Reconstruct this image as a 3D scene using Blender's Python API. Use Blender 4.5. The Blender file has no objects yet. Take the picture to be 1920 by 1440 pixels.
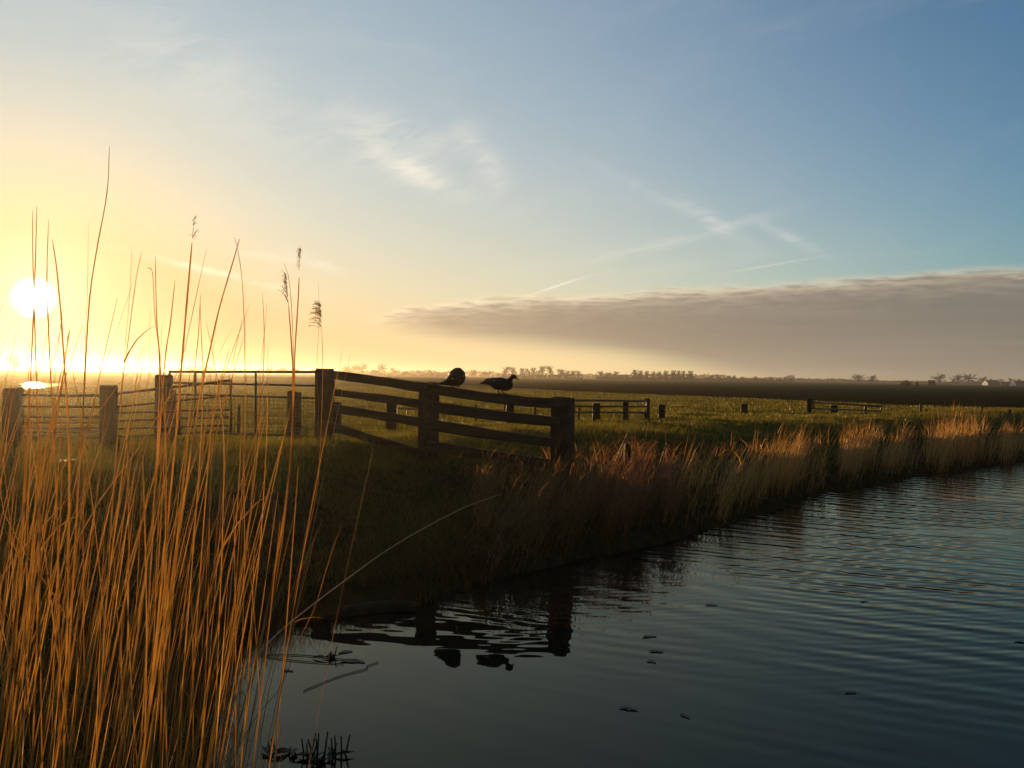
import bpy, bmesh, math, random
import numpy as np
from mathutils import Vector, Matrix
R = math.radians
random.seed(7); rng = np.random.default_rng(7)
scene = bpy.context.scene
COL = scene.collection

# ------------------------------------------------------------------ camera
CAM = Vector((0.0, 0.0, 2.1))
PITCH, ROLL, LENS = R(-0.53), R(0.87), 30.0
F0 = Vector((0, math.cos(PITCH), math.sin(PITCH)))
R0 = Vector((1, 0, 0)); U0 = R0.cross(F0)
CR = R0 * math.cos(ROLL) + U0 * math.sin(ROLL)
CU = U0 * math.cos(ROLL) - R0 * math.sin(ROLL)
cam_data = bpy.data.cameras.new('camera'); cam = bpy.data.objects.new('camera', cam_data)
COL.objects.link(cam)
M = Matrix((CR, CU, -F0)).transposed().to_4x4(); M.translation = CAM
cam.matrix_world = M
cam_data.lens = LENS; cam_data.sensor_width = 36.0
cam_data.clip_start = 0.05; cam_data.clip_end = 20000
scene.camera = cam

# ------------------------------------------------------------------ sun, sky, exposure
SUN_AZ, SUN_EL = R(-29.3), R(4.15)          # azimuth from +Y towards +X
SUN_DIR = Vector((math.sin(SUN_AZ) * math.cos(SUN_EL), math.cos(SUN_AZ) * math.cos(SUN_EL), math.sin(SUN_EL)))
HAZE_DENSITY, HAZE_G = 0.00052, 0.80
SUN_STRENGTH, SKY_STRENGTH, EXPOSURE = 5.0, 0.10, 0.4
sun_data = bpy.data.lights.new('sun', 'SUN'); sun = bpy.data.objects.new('sun', sun_data)
COL.objects.link(sun)
sun_data.energy = SUN_STRENGTH; sun_data.angle = R(0.53); sun_data.color = (1.0, 0.58, 0.22)
sun.rotation_euler = SUN_DIR.to_track_quat('Z', 'Y').to_euler()
sun.location = (-40, 70, 30)
vs = scene.view_settings
vs.view_transform = 'Standard'; vs.look = 'None'; vs.exposure = EXPOSURE; vs.gamma = 1.0
vs.use_curve_mapping = False
scene.render.engine = 'CYCLES'
cy = scene.cycles
cy.use_denoising = True
cy.max_bounces = 6; cy.diffuse_bounces = 3; cy.glossy_bounces = 3; cy.transmission_bounces = 4
cy.transparent_max_bounces = 6; cy.volume_bounces = 0
cy.sample_clamp_indirect = 4.0; cy.caustics_reflective = False; cy.caustics_refractive = False

def ray(x, y):                              # direction through a point of the 1920 x 1440 photograph
    return F0 + CR * ((x - 960) / 1600.0) - CU * ((y - 720) / 1600.0)
def P(x, y, d): return CAM + ray(x, y) * d  # at depth d
def G(x, y, z):                             # on the level z
    r = ray(x, y); return CAM + r * ((z - CAM.z) / r.z)
def azel(x, y):
    r = ray(x, y).normalized(); return math.atan2(r.x, r.y), math.asin(r.z)

# small node language -------------------------------------------------
class S:
    def __init__(s, t, k): s.t, s.k = t, k
    def _m(s, op, *a):
        n = s.t.nodes.new('ShaderNodeMath'); n.operation = op
        for i, v in enumerate((s,) + a):
            if isinstance(v, S): s.t.links.new(v.k, n.inputs[i])
            else: n.inputs[i].default_value = v
        return S(s.t, n.outputs[0])
    def __add__(s, o): return s._m('ADD', o)
    __radd__ = __add__
    def __sub__(s, o): return s._m('SUBTRACT', o)
    def __rsub__(s, o): return (s * -1.0) + o
    def __mul__(s, o): return s._m('MULTIPLY', o)
    __rmul__ = __mul__
    def __truediv__(s, o): return s._m('DIVIDE', o)
    def __neg__(s): return s * -1.0
    def exp(s): return s._m('EXPONENT')
    def clamp(s):
        r = s._m('ADD', 0.0); r.k.node.use_clamp = True; return r
    def sstep(s, a, b):
        n = s.t.nodes.new('ShaderNodeMapRange'); n.interpolation_type = 'SMOOTHSTEP'
        s.t.links.new(s.k, n.inputs[0])
        for i, v in ((1, a), (2, b)):
            if isinstance(v, S): s.t.links.new(v.k, n.inputs[i])
            else: n.inputs[i].default_value = v
        return S(s.t, n.outputs[0])
def comb(t, x, y, z=0.0):
    n = t.nodes.new('ShaderNodeCombineXYZ')
    for i, v in enumerate((x, y, z)):
        if isinstance(v, S): t.links.new(v.k, n.inputs[i])
        else: n.inputs[i].default_value = v
    return n.outputs[0]
def noise(t, vec, scale, detail=4.0, rough=0.55, dist=0.0):
    n = t.nodes.new('ShaderNodeTexNoise'); t.links.new(vec, n.inputs['Vector'])
    n.inputs['Scale'].default_value = scale; n.inputs['Detail'].default_value = detail
    n.inputs['Roughness'].default_value = rough; n.inputs['Distortion'].default_value = dist
    return S(t, n.outputs[0])
def mix(t, fac, a, b, mode='MIX'):
    n = t.nodes.new('ShaderNodeMix'); n.data_type = 'RGBA'; n.blend_type = mode
    for k, v in ((n.inputs[0], fac), (n.inputs[6], a), (n.inputs[7], b)):
        if isinstance(v, S): t.links.new(v.k, k)
        elif hasattr(v, 'is_output'): t.links.new(v, k)
        elif isinstance(v, (int, float)): k.default_value = v
        else: k.default_value = (*v, 1.0)
    return n.outputs[2]
def scale_col(t, col, f):                   # colour (tuple) times a scalar socket
    return mix(t, f, (0, 0, 0), col)
def curve(t, s, pts):                       # piecewise curve of a socket, pts in real units
    xs = [p[0] for p in pts]; ys = [p[1] for p in pts]
    x0, x1, y0, y1 = min(xs), max(xs), min(ys), max(ys)
    q = ((s - x0) / (x1 - x0)).clamp()
    n = t.nodes.new('ShaderNodeFloatCurve'); t.links.new(q.k, n.inputs['Value'])
    c = n.mapping.curves[0]
    norm = [((a - x0) / (x1 - x0), (b - y0) / (y1 - y0)) for a, b in sorted(pts)]
    c.points[0].location = norm[0]; c.points[1].location = norm[-1]
    for a in norm[1:-1]: c.points.new(*a)
    for p in c.points: p.handle_type = 'VECTOR'
    n.mapping.update()
    return S(t, n.outputs[0]) * (y1 - y0) + y0

world = bpy.data.worlds.new('World'); scene.world = world; world.use_nodes = True
W = world.node_tree; W.nodes.clear()
w_out = W.nodes.new('ShaderNodeOutputWorld'); w_bg = W.nodes.new('ShaderNodeBackground')
W.links.new(w_bg.outputs[0], w_out.inputs[0]); w_bg.inputs[1].default_value = 2 ** -EXPOSURE
sky = W.nodes.new('ShaderNodeTexSky'); sky.sky_type = 'NISHITA'; sky.sun_disc = False
sky.sun_elevation = SUN_EL; sky.sun_rotation = SUN_AZ
sky.altitude = 0; sky.air_density = 1.0; sky.dust_density = 0.3; sky.ozone_density = 2.0
tc = W.nodes.new('ShaderNodeTexCoord'); sep = W.nodes.new('ShaderNodeSeparateXYZ')
W.links.new(tc.outputs['Generated'], sep.inputs[0])
dx, dy, dz = (S(W, sep.outputs[i]) for i in range(3))
az = dx._m('ARCTAN2', dy); el = dz._m('ARCSINE')
dot = dx * SUN_DIR.x + dy * SUN_DIR.y + dz * SUN_DIR.z
th = dot._m('MINIMUM', 0.9999999)._m('ARCCOSINE')             # angle to the sun
elp = el._m('MAXIMUM', 0.0)
base = mix(W, 1.0, sky.outputs[0], (SKY_STRENGTH,) * 3, 'MULTIPLY')

# thin high haze lit by the low sun: pale round it, warm near it and along the horizon
def addc(a, b): return mix(W, 1.0, a, b, 'ADD')
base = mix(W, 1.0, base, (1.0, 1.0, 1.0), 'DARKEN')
away = th.sstep(R(58), R(125))               # out-of-view sky towards the east made neutral and dim, to darken the shade
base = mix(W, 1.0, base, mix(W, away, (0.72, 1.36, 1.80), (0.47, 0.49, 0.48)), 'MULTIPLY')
a1 = (-((th / 0.752)._m('POWER', 3.0))).exp() * 0.298 + (elp / -0.135).exp() * 0.065
a2 = (-((th / 0.839)._m('POWER', 3.0))).exp() * (elp / -0.162).exp() * 1.30 + (-((th / 0.185)._m('POWER', 2.0))).exp() * 0.55
base = mix(W, a1.clamp(), base, (0.989, 1.05, 0.896))
near_sun = (-((th / 0.30)._m('POWER', 2.0))).exp() * (elp / -0.09).exp()      # there the air below carries the light instead
base = mix(W, a2.clamp(), base, mix(W, (near_sun * 1.3).clamp(), (1.02, 0.715, 0.37), (0.40, 0.26, 0.12)))

# cirrus: general veil plus the wisps of the photograph, as directions in the sky
flow = comb(W, az * 3.0 + el * 2.0, el * 11.0 - az * 2.2)
warp = noise(W, flow, 1.3, 3.0)
flow2 = comb(W, az * 3.0 + el * 2.0 + warp * 1.2, el * 11.0 - az * 2.2 + warp * 1.6)
veil = noise(W, flow2, 1.1, 6.0, 0.6).sstep(0.46, 0.80)
fine = noise(W, flow2, 3.2, 6.0, 0.65)
WISPS = [  # photo x, y, half length, half width (px), slope in the picture (deg, + = falling to the right), strength
    (775, 322, 85, 20, 22, .75), (740, 250, 130, 30, 8, .30), (905, 300, 75, 26, 52, .38),
    (360, 130, 170, 75, 15, .20), (700, 300, 300, 60, 14, .14),
    (1340, 415, 60, 12, 35, .42), (1240, 372, 120, 10, 27, .22), (1265, 452, 160, 9, -14, .34), (1485, 447, 52, 10, 28, .42),
    (1300, 498, 130, 10, -8, .14), (1100, 480, 160, 12, -12, .12),
    (515, 483, 60, 6, 6, .30), (590, 492, 46, 9, 18, .30), (420, 515, 120, 6, 12, .50),
    (1045, 536, 44, 1.9, -19, .95), (1130, 512, 40, 2.2, -17, .12), (1440, 498, 70, 1.6, -9, .30)]
wisp = None
for x, y, a, b, sl, st in WISPS:
    A, E = azel(x, y); s = R(sl)
    ca, sa = math.cos(s), math.sin(s)
    u = (az - A) * math.cos(A); v = -(el - E)
    wob = (fine - 0.5) * (b * 0.9 / 1600)
    p = (u * ca + v * sa) * (1600 / a); q = (v * ca - u * sa + wob) * (1600 / b)
    g = (-(p * p + q * q)).exp() * st
    if b > 4: g = g * fine.sstep(0.30, 0.66)
    wisp = g if wisp is None else wisp + g
cir = (veil * 0.08 * elp.sstep(0.0, 0.25) + wisp).clamp()
cir_col = addc(mix(W, 1.0, (0.66, 0.65, 0.61), (1, 1, 1), 'MULTIPLY'), scale_col(W, (0.62, 0.48, 0.28), (th * (-1 / 0.6)).exp()))
base = mix(W, cir, base, cir_col)

# low cloud bank: upper and lower edge as curves of azimuth
def edge(pts, ext_l, ext_r):
    c = [azel(x, y) for x, y in pts]
    return [(-math.pi, ext_l)] + c + [(c[-1][0] + 0.6, ext_r), (math.pi, ext_r)]
TOP = [(560, 640), (650, 610), (700, 594), (760, 575), (850, 561), (1000, 552), (1200, 543), (1400, 530), (1600, 517), (1750, 506), (1920, 497)]
BOT = [(560, 640), (660, 613), (700, 616), (760, 635), (850, 652), (1000, 664), (1150, 680), (1300, 708), (1450, 745), (1600, 768), (1920, 778)]
topc = edge(TOP, azel(560, 640)[1], 0.16); botc = edge(BOT, azel(560, 640)[1], -0.05)
nb = comb(W, az * 9.0, el * 60.0)
n1 = noise(W, nb, 1.0, 7.0, 0.6); n2 = noise(W, nb, 3.6, 6.0, 0.6)
nstreak = noise(W, comb(W, az * 3.0, el * 75.0), 1.0, 5.0, 0.55)
el_w = el + (n1 - 0.5) * 0.022 + (n2 - 0.5) * 0.007
et, eb = curve(W, az, topc), curve(W, az, botc)
m_top = (et - el_w).sstep(-0.003, 0.012)
m_bot = (el + (nstreak - 0.5) * 0.016 - eb).sstep(-0.004, 0.030)
bank = m_top * m_bot
rim = ((et - el_w) * (-1 / 0.015)).exp()._m('MINIMUM', 1.0) * (th * (-1 / 1.0)).exp()
bank_col = addc((0.160, 0.139, 0.129), scale_col(W, (0.85, 0.55, 0.22), (th * (-1 / 0.34)).exp()))
bank_col = mix(W, nstreak.sstep(0.42, 0.75) * 0.22, bank_col, (0.34, 0.29, 0.25))
lit = ((et - el_w - 0.004) * (-1 / 0.007)).exp()._m('MINIMUM', 1.0) * (th * (-1 / 1.3)).exp() * (n2.sstep(0.25, 0.6) * 0.6 + 0.5)
bank_col = mix(W, lit.clamp(), bank_col, (0.98, 0.80, 0.56))
bank_col = addc(bank_col, scale_col(W, (0.5, 0.40, 0.27), rim * n2.sstep(0.28, 0.66)))
low = (elp * (-1 / 0.030)).exp()                               # the bank dissolves in the horizon haze
bank_col = addc(bank_col, scale_col(W, (0.46, 0.35, 0.21), low * (th * (-1 / 0.85)).exp() * 1.35))
base = mix(W, bank * 0.93, base, bank_col)
# the sun itself, spread by the haze right in front of it
disc = th.sstep(R(1.3), R(0.4)) * 10.0 + (th * (-1 / 0.045)).exp() * 0.7
base = addc(base, mix(W, 1.0, (1.0, 0.86, 0.55), comb(W, disc, disc, disc), 'MULTIPLY'))
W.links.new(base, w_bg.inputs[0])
world.cycles.sampling_method="MANUAL"; world.cycles.sample_map_resolution=512
# ------------------------------------------------------------------ helpers: meshes, materials, tags
def tag(o, label=None, cat=None, group=None, kind=None):
    if label: o['label'] = label
    if cat: o['category'] = cat
    if group: o['group'] = group
    if kind: o['kind'] = kind
    return o
def np_mesh(name, verts, faces, mat=None, rnd=None, smooth=False):
    verts = np.asarray(verts, np.float32).reshape(-1, 3); faces = np.asarray(faces, np.int32)
    k = faces.shape[1]; me = bpy.data.meshes.new(name)
    me.vertices.add(len(verts)); me.vertices.foreach_set('co', verts.ravel())
    me.loops.add(faces.size); me.loops.foreach_set('vertex_index', faces.ravel())
    me.polygons.add(len(faces))
    me.polygons.foreach_set('loop_start', np.arange(0, faces.size, k, dtype=np.int32))
    if smooth: me.polygons.foreach_set('use_smooth', np.ones(len(faces), bool))
    if rnd is not None:
        at = me.attributes.new('rnd', 'FLOAT', 'POINT'); at.data.foreach_set('value', np.asarray(rnd, np.float32))
    if mat: me.materials.append(mat)
    me.update(calc_edges=True); me.validate()
    return me
def link(name, me, parent=None, loc=None):
    o = bpy.data.objects.new(name, me); COL.objects.link(o)
    if parent is not None: o.parent = parent
    if loc is not None: o.location = loc
    return o
def empty(name, loc, rz=0.0):
    o = bpy.data.objects.new(name, None); COL.objects.link(o); o.location = loc
    o.rotation_euler = (0, 0, rz); o.empty_display_size = 0.2
    return o
class MB:                                   # collects world-space geometry for one mesh
    def __init__(s): s.v, s.f = [], []
    def sheath(s, pts, rad, turn):          # reed stem as two long faces meeting at a keel, open so backlight glows through
        pts = [Vector(p) for p in pts]; b0 = len(s.v); up = None
        for i, p in enumerate(pts):
            t = (pts[min(i + 1, len(pts) - 1)] - pts[max(i - 1, 0)]).normalized()
            if up is None: up = Matrix.Rotation(turn, 3, t) @ t.orthogonal().normalized()
            a = (up - t * up.dot(t)).normalized(); c = t.cross(a); up = a
            for w in (-1.05, 0.0, 1.05): s.v.append(p + (a * (math.cos(w) - .5) + c * math.sin(w)) * rad[i] * 1.15)
        for i in range(len(pts) - 1):
            for k in range(2):
                a = b0 + i * 3 + k; s.f.append((a, a + 1, a + 4, a + 3))
        return s
    def tube(s, pts, rad, n=6, cap=True):
        pts = [Vector(p) for p in pts]
        if not hasattr(rad, '__len__'): rad = [rad] * len(pts)
        b0 = len(s.v); up = None
        for i, p in enumerate(pts):
            t = (pts[min(i + 1, len(pts) - 1)] - pts[max(i - 1, 0)]).normalized()
            if up is None: up = t.orthogonal().normalized()
            a = (up - t * up.dot(t)).normalized(); c = t.cross(a); up = a
            for k in range(n):
                w = 2 * math.pi * k / n
                s.v.append(p + (a * math.cos(w) + c * math.sin(w)) * rad[i])
        for i in range(len(pts) - 1):
            for k in range(n):
                a, b = b0 + i * n + k, b0 + i * n + (k + 1) % n
                s.f.append((a, b, b + n, a + n))
        if cap:
            s.f.append(tuple(b0 + k for k in reversed(range(n))))
            e = b0 + (len(pts) - 1) * n; s.f.append(tuple(e + k for k in range(n)))
        return s
    def hexa(s, p):                         # 8 corners: front TL TR BR BL, back TL TR BR BL
        b = len(s.v); s.v += [Vector(q) for q in p]
        for f in ((3, 2, 1, 0), (4, 5, 6, 7), (0, 1, 5, 4), (2, 3, 7, 6), (1, 2, 6, 5), (3, 0, 4, 7)):
            s.f.append(tuple(b + i for i in f))
        return s
    def poly(s, pts):
        b = len(s.v); s.v += [Vector(q) for q in pts]; s.f.append(tuple(range(b, b + len(pts)))); return s
    def build(s, name, mat, parent=None, origin=None, smooth=False, bevel=0.0):
        org = Vector(origin) if origin is not None else (Vector(parent.location) if parent is not None else Vector((0, 0, 0)))
        me = bpy.data.meshes.new(name); me.from_pydata([v - org for v in s.v], [], s.f)
        if bevel:
            bm = bmesh.new(); bm.from_mesh(me); bmesh.ops.recalc_face_normals(bm, faces=bm.faces)
            bmesh.ops.bevel(bm, geom=list(bm.edges), offset=bevel, segments=1, affect='EDGES', profile=0.5)
            bm.to_mesh(me); bm.free()
        me.materials.append(mat)
        if smooth: me.polygons.foreach_set('use_smooth', np.ones(len(me.polygons), bool))
        me.update()
        o = bpy.data.objects.new(name, me); COL.objects.link(o)
        if parent is not None: o.parent = parent
        else: o.location = org
        return o
def new_mat(name):
    m = bpy.data.materials.new(name); m.use_nodes = True; t = m.node_tree; t.nodes.clear()
    return m, t, t.nodes.new('ShaderNodeOutputMaterial')
def pos(t):
    g = t.nodes.new('ShaderNodeNewGeometry'); return g.outputs['Position']
def objc(t):
    g = t.nodes.new('ShaderNodeTexCoord'); return g.outputs['Object']
def mapping(t, vec, sc):
    n = t.nodes.new('ShaderNodeMapping'); t.links.new(vec, n.inputs[0]); n.inputs['Scale'].default_value = sc
    return n.outputs[0]
def surf(name, ca, cb, scale=3.0, rough=0.9, bump=0.0, bscale=None, stretch=(1, 1, 1), world_space=False, spec=0.3, metallic=0.0, dist=0.02):
    m, t, out = new_mat(name); p = t.nodes.new('ShaderNodeBsdfPrincipled')
    v = mapping(t, pos(t) if world_space else objc(t), stretch)
    n = noise(t, v, scale, 6.0, 0.62).sstep(0.32, 0.68)
    t.links.new(mix(t, n, ca, cb), p.inputs['Base Color'])
    p.inputs['Roughness'].default_value = rough; p.inputs['Metallic'].default_value = metallic
    p.inputs['Specular IOR Level'].default_value = spec
    if bump:
        b = t.nodes.new('ShaderNodeBump'); b.inputs['Strength'].default_value = bump; b.inputs['Distance'].default_value = dist
        t.links.new(noise(t, v, bscale or scale * 4, 6.0, 0.7).k, b.inputs['Height']); t.links.new(b.outputs[0], p.inputs['Normal'])
    t.links.new(p.outputs[0], out.inputs[0]); return m
def leaf(name, ca, cb, trans=0.5, gloss=0.05, attr=True, rough=0.4):
    m, t, out = new_mat(name)
    if attr:
        a = t.nodes.new('ShaderNodeAttribute'); a.attribute_name = 'rnd'; f = S(t, a.outputs['Fac'])
    else:
        a = t.nodes.new('ShaderNodeObjectInfo'); f = (S(t, a.outputs['Random']) * 0.6 + noise(t, objc(t), 9.0, 3.0) * 0.5).clamp()
    c = mix(t, f, ca, cb)
    d = t.nodes.new('ShaderNodeBsdfDiffuse'); tr = t.nodes.new('ShaderNodeBsdfTranslucent'); g = t.nodes.new('ShaderNodeBsdfGlossy')
    t.links.new(c, d.inputs[0]); t.links.new(c, tr.inputs[0]); g.inputs[0].default_value = (1, .95, .85, 1); g.inputs['Roughness'].default_value = rough
    m1 = t.nodes.new('ShaderNodeMixShader'); m1.inputs[0].default_value = trans
    t.links.new(d.outputs[0], m1.inputs[1]); t.links.new(tr.outputs[0], m1.inputs[2])
    m2 = t.nodes.new('ShaderNodeMixShader'); m2.inputs[0].default_value = gloss
    t.links.new(m1.outputs[0], m2.inputs[1]); t.links.new(g.outputs[0], m2.inputs[2])
    t.links.new(m2.outputs[0], out.inputs[0]); return m

MAT = dict(
    soil=surf('bank_soil', (.030, .022, .012), (.055, .046, .020), 2.0, .95, .8, 9.0, world_space=True),
    plough=surf('ploughed_soil', (.016, .015, .006), (.034, .029, .011), 1.2, .95, .6, 6.0, world_space=True, spec=0),
    crop=surf('winter_crop', (.020, .030, .006), (.034, .045, .009), .08, .95, 0, stretch=(.3, 1, 1), world_space=True, spec=0),
    stubble=surf('stubble', (.045, .040, .018), (.07, .06, .028), .02, .95, world_space=True, spec=0),
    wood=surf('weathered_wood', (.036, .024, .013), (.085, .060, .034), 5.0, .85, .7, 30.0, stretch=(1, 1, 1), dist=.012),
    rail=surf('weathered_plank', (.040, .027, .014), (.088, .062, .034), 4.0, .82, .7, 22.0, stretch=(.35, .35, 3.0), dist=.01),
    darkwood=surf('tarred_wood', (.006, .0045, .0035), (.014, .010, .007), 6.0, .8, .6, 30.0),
    metal=surf('galvanised_steel', (.30, .29, .27), (.46, .45, .42), 8.0, .38, .1, 40.0, metallic=.9, spec=.5),
    rust=surf('dull_steel', (.075, .060, .046), (.14, .12, .095), 8.0, .55, .2, 40.0, metallic=.5),
    reed=leaf('dry_reed', (.24, .100, .014), (.46, .240, .048), .52, .10, attr=False, rough=.3),
    litreed=leaf('lit_bent_reed', (.55, .38, .18), (.75, .56, .30), .30, .15, attr=False, rough=.35),  # highlight along the bent stalk put into a paler reed colour
    plume=leaf('reed_plume', (.20, .10, .032), (.34, .19, .065), .50, .0, attr=False),
    bankreed=leaf('bank_reed', (.42, .190, .036), (.80, .45, .115), .55, .05),
    rustherb=leaf('dead_dock', (.24, .085, .024), (.42, .19, .055), .45, .06),
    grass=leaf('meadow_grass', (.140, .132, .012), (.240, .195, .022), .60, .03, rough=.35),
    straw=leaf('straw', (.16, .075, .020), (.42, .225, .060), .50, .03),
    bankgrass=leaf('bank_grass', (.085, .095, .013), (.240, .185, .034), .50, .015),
    drygrass=leaf('dry_bank_grass', (.095, .042, .012), (.240, .125, .034), .50, .015),
    weed=leaf('weed_leaf', (.040, .085, .014), (.075, .130, .022), .50, .04, attr=False),
    bark=surf('bark', (.030, .023, .017), (.055, .043, .031), 1.0, .9),
    twig=leaf('bare_twigs', (.018, .013, .009), (.036, .027, .017), .15, .0),
    hedge=leaf('far_hedge', (.014, .013, .007), (.030, .026, .013), .15, .0),
    white=surf('whitewash', (.74, .72, .68), (.82, .80, .76), .5, .8),
    tile=surf('dark_roof_tiles', (.045, .026, .020), (.075, .042, .030), .8, .8),
    darkwall=surf('dark_boarding', (.030, .024, .018), (.055, .044, .034), .6, .85),
    glass=surf('window_glass', (.02, .02, .02), (.03, .03, .03), 1.0, .08, spec=.6),
    feather=surf('black_feathers', (.008, .007, .007), (.020, .017, .015), 22.0, .5, .25, 60.0, dist=.004),
    whitefeather=surf('white_feathers', (.20, .18, .15), (.34, .31, .26), 20.0, .6),
    caruncle=surf('red_face_skin', (.13, .020, .012), (.20, .035, .020), 30.0, .55),
    debris=surf('wet_dead_leaf', (.014, .010, .006), (.035, .024, .012), 14.0, .45, .4, 40.0),
    moss=surf('mossy_log', (.028, .026, .010), (.060, .050, .020), 9.0, .85, .8, 40.0),
)
# ground: meadow green with worn and earthy patches, bank soil below the lip
m, t, out = new_mat('ground_turf'); p = t.nodes.new('ShaderNodeBsdfPrincipled')
v = pos(t); sp = t.nodes.new('ShaderNodeSeparateXYZ'); t.links.new(v, sp.inputs[0])
zz = S(t, sp.outputs[2])
turf = mix(t, noise(t, v, .9, 6.0, .6).sstep(.35, .68), (.075, .078, .009), (.125, .112, .016))
turf = mix(t, noise(t, v, .05, 4.0, .6).sstep(.45, .70) * .5, turf, (.075, .085, .014))
soil = mix(t, noise(t, v, 4.0, 5.0, .6).sstep(.35, .65), (.034, .026, .011), (.066, .055, .020))
t.links.new(mix(t, (zz + (noise(t, v, 1.5, 4.0) - .5) * .4).sstep(.70, .98), soil, turf), p.inputs['Base Color'])
p.inputs['Roughness'].default_value = .95; p.inputs['Specular IOR Level'].default_value = 0
b = t.nodes.new('ShaderNodeBump'); b.inputs['Strength'].default_value = .9; b.inputs['Distance'].default_value = .05
t.links.new(noise(t, v, 6.0, 8.0, .7).k, b.inputs['Height']); t.links.new(b.outputs[0], p.inputs['Normal'])
t.links.new(p.outputs[0], out.inputs[0]); MAT['ground'] = m
# water: dark, clear mirror; ripples run along the canal, calm by the near bank
def water_mat(name, wind):
    m, t, out = new_mat(name); df = t.nodes.new('ShaderNodeBsdfDiffuse'); gl = t.nodes.new('ShaderNodeBsdfGlossy')
    fr = t.nodes.new('ShaderNodeFresnel'); fr.inputs['IOR'].default_value = 1.333; p = t.nodes.new('ShaderNodeMixShader')
    df.inputs[0].default_value = (.010, .010, .006, 1); gl.inputs[0].default_value = (.86, .80, .61, 1); gl.inputs['Roughness'].default_value = .01
    t.links.new(fr.outputs[0], p.inputs[0]); t.links.new(df.outputs[0], p.inputs[1]); t.links.new(gl.outputs[0], p.inputs[2])
    v = pos(t); sp = t.nodes.new('ShaderNodeSeparateXYZ'); t.links.new(v, sp.inputs[0])
    x, y = S(t, sp.outputs[0]), S(t, sp.outputs[1])
    b = t.nodes.new('ShaderNodeBump'); b.inputs['Strength'].default_value = 1.0; b.inputs['Distance'].default_value = 1.0
    if wind:
        h = (noise(t, mapping(t, v, (2.0, 2.0, 1)), 3.0, 4.0, .6) - .5) * .010
    else:
        w1 = noise(t, mapping(t, v, (.22, .22, 1)), 1.0, 3.0, .5) - .5
        w2 = noise(t, mapping(t, v, (.9, .9, 1)), 1.0, 3.0, .5) - .5
        def wave(kx, ky, lam, ph, w):
            l = math.hypot(kx, ky); k = 2 * math.pi / lam
            return (x * (k * kx / l) + y * (k * ky / l) + w + ph)._m('SINE')
        env1 = noise(t, mapping(t, v, (.35, .35, 1)), 1.0, 2.0).sstep(.34, .62)
        env2 = noise(t, mapping(t, v, (.5, .5, 1)), 1.7, 2.0).sstep(.38, .66)
        h = wave(.55, 1.0, .34, 0.3, w1 * 11 + w2 * 3.2) * env1 * .0025
        h = h + wave(.42, 1.0, .20, 1.7, w1 * 13 + w2 * 3.0) * env2 * .0019
        h = h + wave(.95, .75, .52, 4.1, w1 * 8 + w2 * 2.0) * .0016
        h = h + wave(-.15, 1.0, .125, 2.2, w2 * 7) * env1 * .0006
        h = h + (noise(t, mapping(t, v, (1, 1, 1)), 6.0, 2.0, .5) - .5) * .0010
        calm = (x * .75 + y * .62 - 4.6).sstep(-1.6, 3.6)      # calm corner below the near reeds
        h = h * (calm * .92 + .08)
    t.links.new(h.k, b.inputs['Height']); t.links.new(b.outputs[0], gl.inputs['Normal']); t.links.new(b.outputs[0], fr.inputs['Normal'])
    t.links.new(p.outputs[0], out.inputs[0]); return m
MAT['water'] = water_mat('canal_water', False); MAT['pond'] = water_mat('pond_water', True)

# ------------------------------------------------------------------ terrain
def vnoise(x, y, seed=0):
    x = np.asarray(x, float); y = np.asarray(y, float)
    i, j = np.floor(x).astype(np.int64), np.floor(y).astype(np.int64); u, v = x - i, y - j
    u, v = u * u * (3 - 2 * u), v * v * (3 - 2 * v)
    def h(a, b):
        n = (a * 374761393 + b * 668265263 + seed * 982451653) & 0xFFFFFFFF
        n = ((n ^ (n >> 13)) * 1274126177) & 0xFFFFFFFF
        return ((n ^ (n >> 16)) & 0xFFFF) / 65535.0
    return (h(i, j) * (1 - u) + h(i + 1, j) * u) * (1 - v) + (h(i, j + 1) * (1 - u) + h(i + 1, j + 1) * u) * v
def fbm(x, y, seed=0, o=4):
    r, a = 0, .5
    for k in range(o):
        r = r + (vnoise(np.asarray(x) * 2 ** k, np.asarray(y) * 2 ** k, seed + k) - .5) * a; a *= .5
    return r
WATER_EDGE = [(370, 1440), (395, 1320), (420, 1250), (480, 1192), (640, 1152), (780, 1130), (900, 1092), (1000, 1066), (1120, 1042), (1250, 1012),
              (1400, 972), (1560, 921), (1700, 896), (1920, 866)]
SHORE = [(150.0, 128), (40, 20), (18, 3), (9, .6), (4, .6), (.8, 1.5), (-.5, 2.3), (-1.15, 3.3)]
SHORE += [tuple(G(x, y, 0.0)[:2]) for x, y in WATER_EDGE] + [(30, 38.5), (62, 71), (150, 160)]
SH = np.array(SHORE)
def shore_dist(x, y):                       # signed distance to the waterline, land positive
    x = np.asarray(x, float); y = np.asarray(y, float); d = np.full(x.shape, 1e9); ins = np.zeros(x.shape, bool)
    n = len(SH)
    for i in range(n):
        a, b = SH[i], SH[(i + 1) % n]; e = b - a
        tt = np.clip(((x - a[0]) * e[0] + (y - a[1]) * e[1]) / (e @ e), 0, 1)
        d = np.minimum(d, np.hypot(x - a[0] - e[0] * tt, y - a[1] - e[1] * tt))
        if a[1] != b[1]:
            c = ((a[1] > y) != (b[1] > y)) & (x < (b[0] - a[0]) * (y - a[1]) / (b[1] - a[1]) + a[0]); ins ^= c
    return np.where(ins, -d, d)
def lip_s(x, y):                             # bank is steeper towards the left
    return shore_dist(x, y) * (1 + .85 * np.clip((-2.0 - x) / 1.6, 0, 1) * np.clip((y - 4.8) / 2.5, 0, 1) + .35 * np.clip((x - .3) / 1.5, 0, 1) * np.clip((y - 8) / 3, 0, 1))
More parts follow.
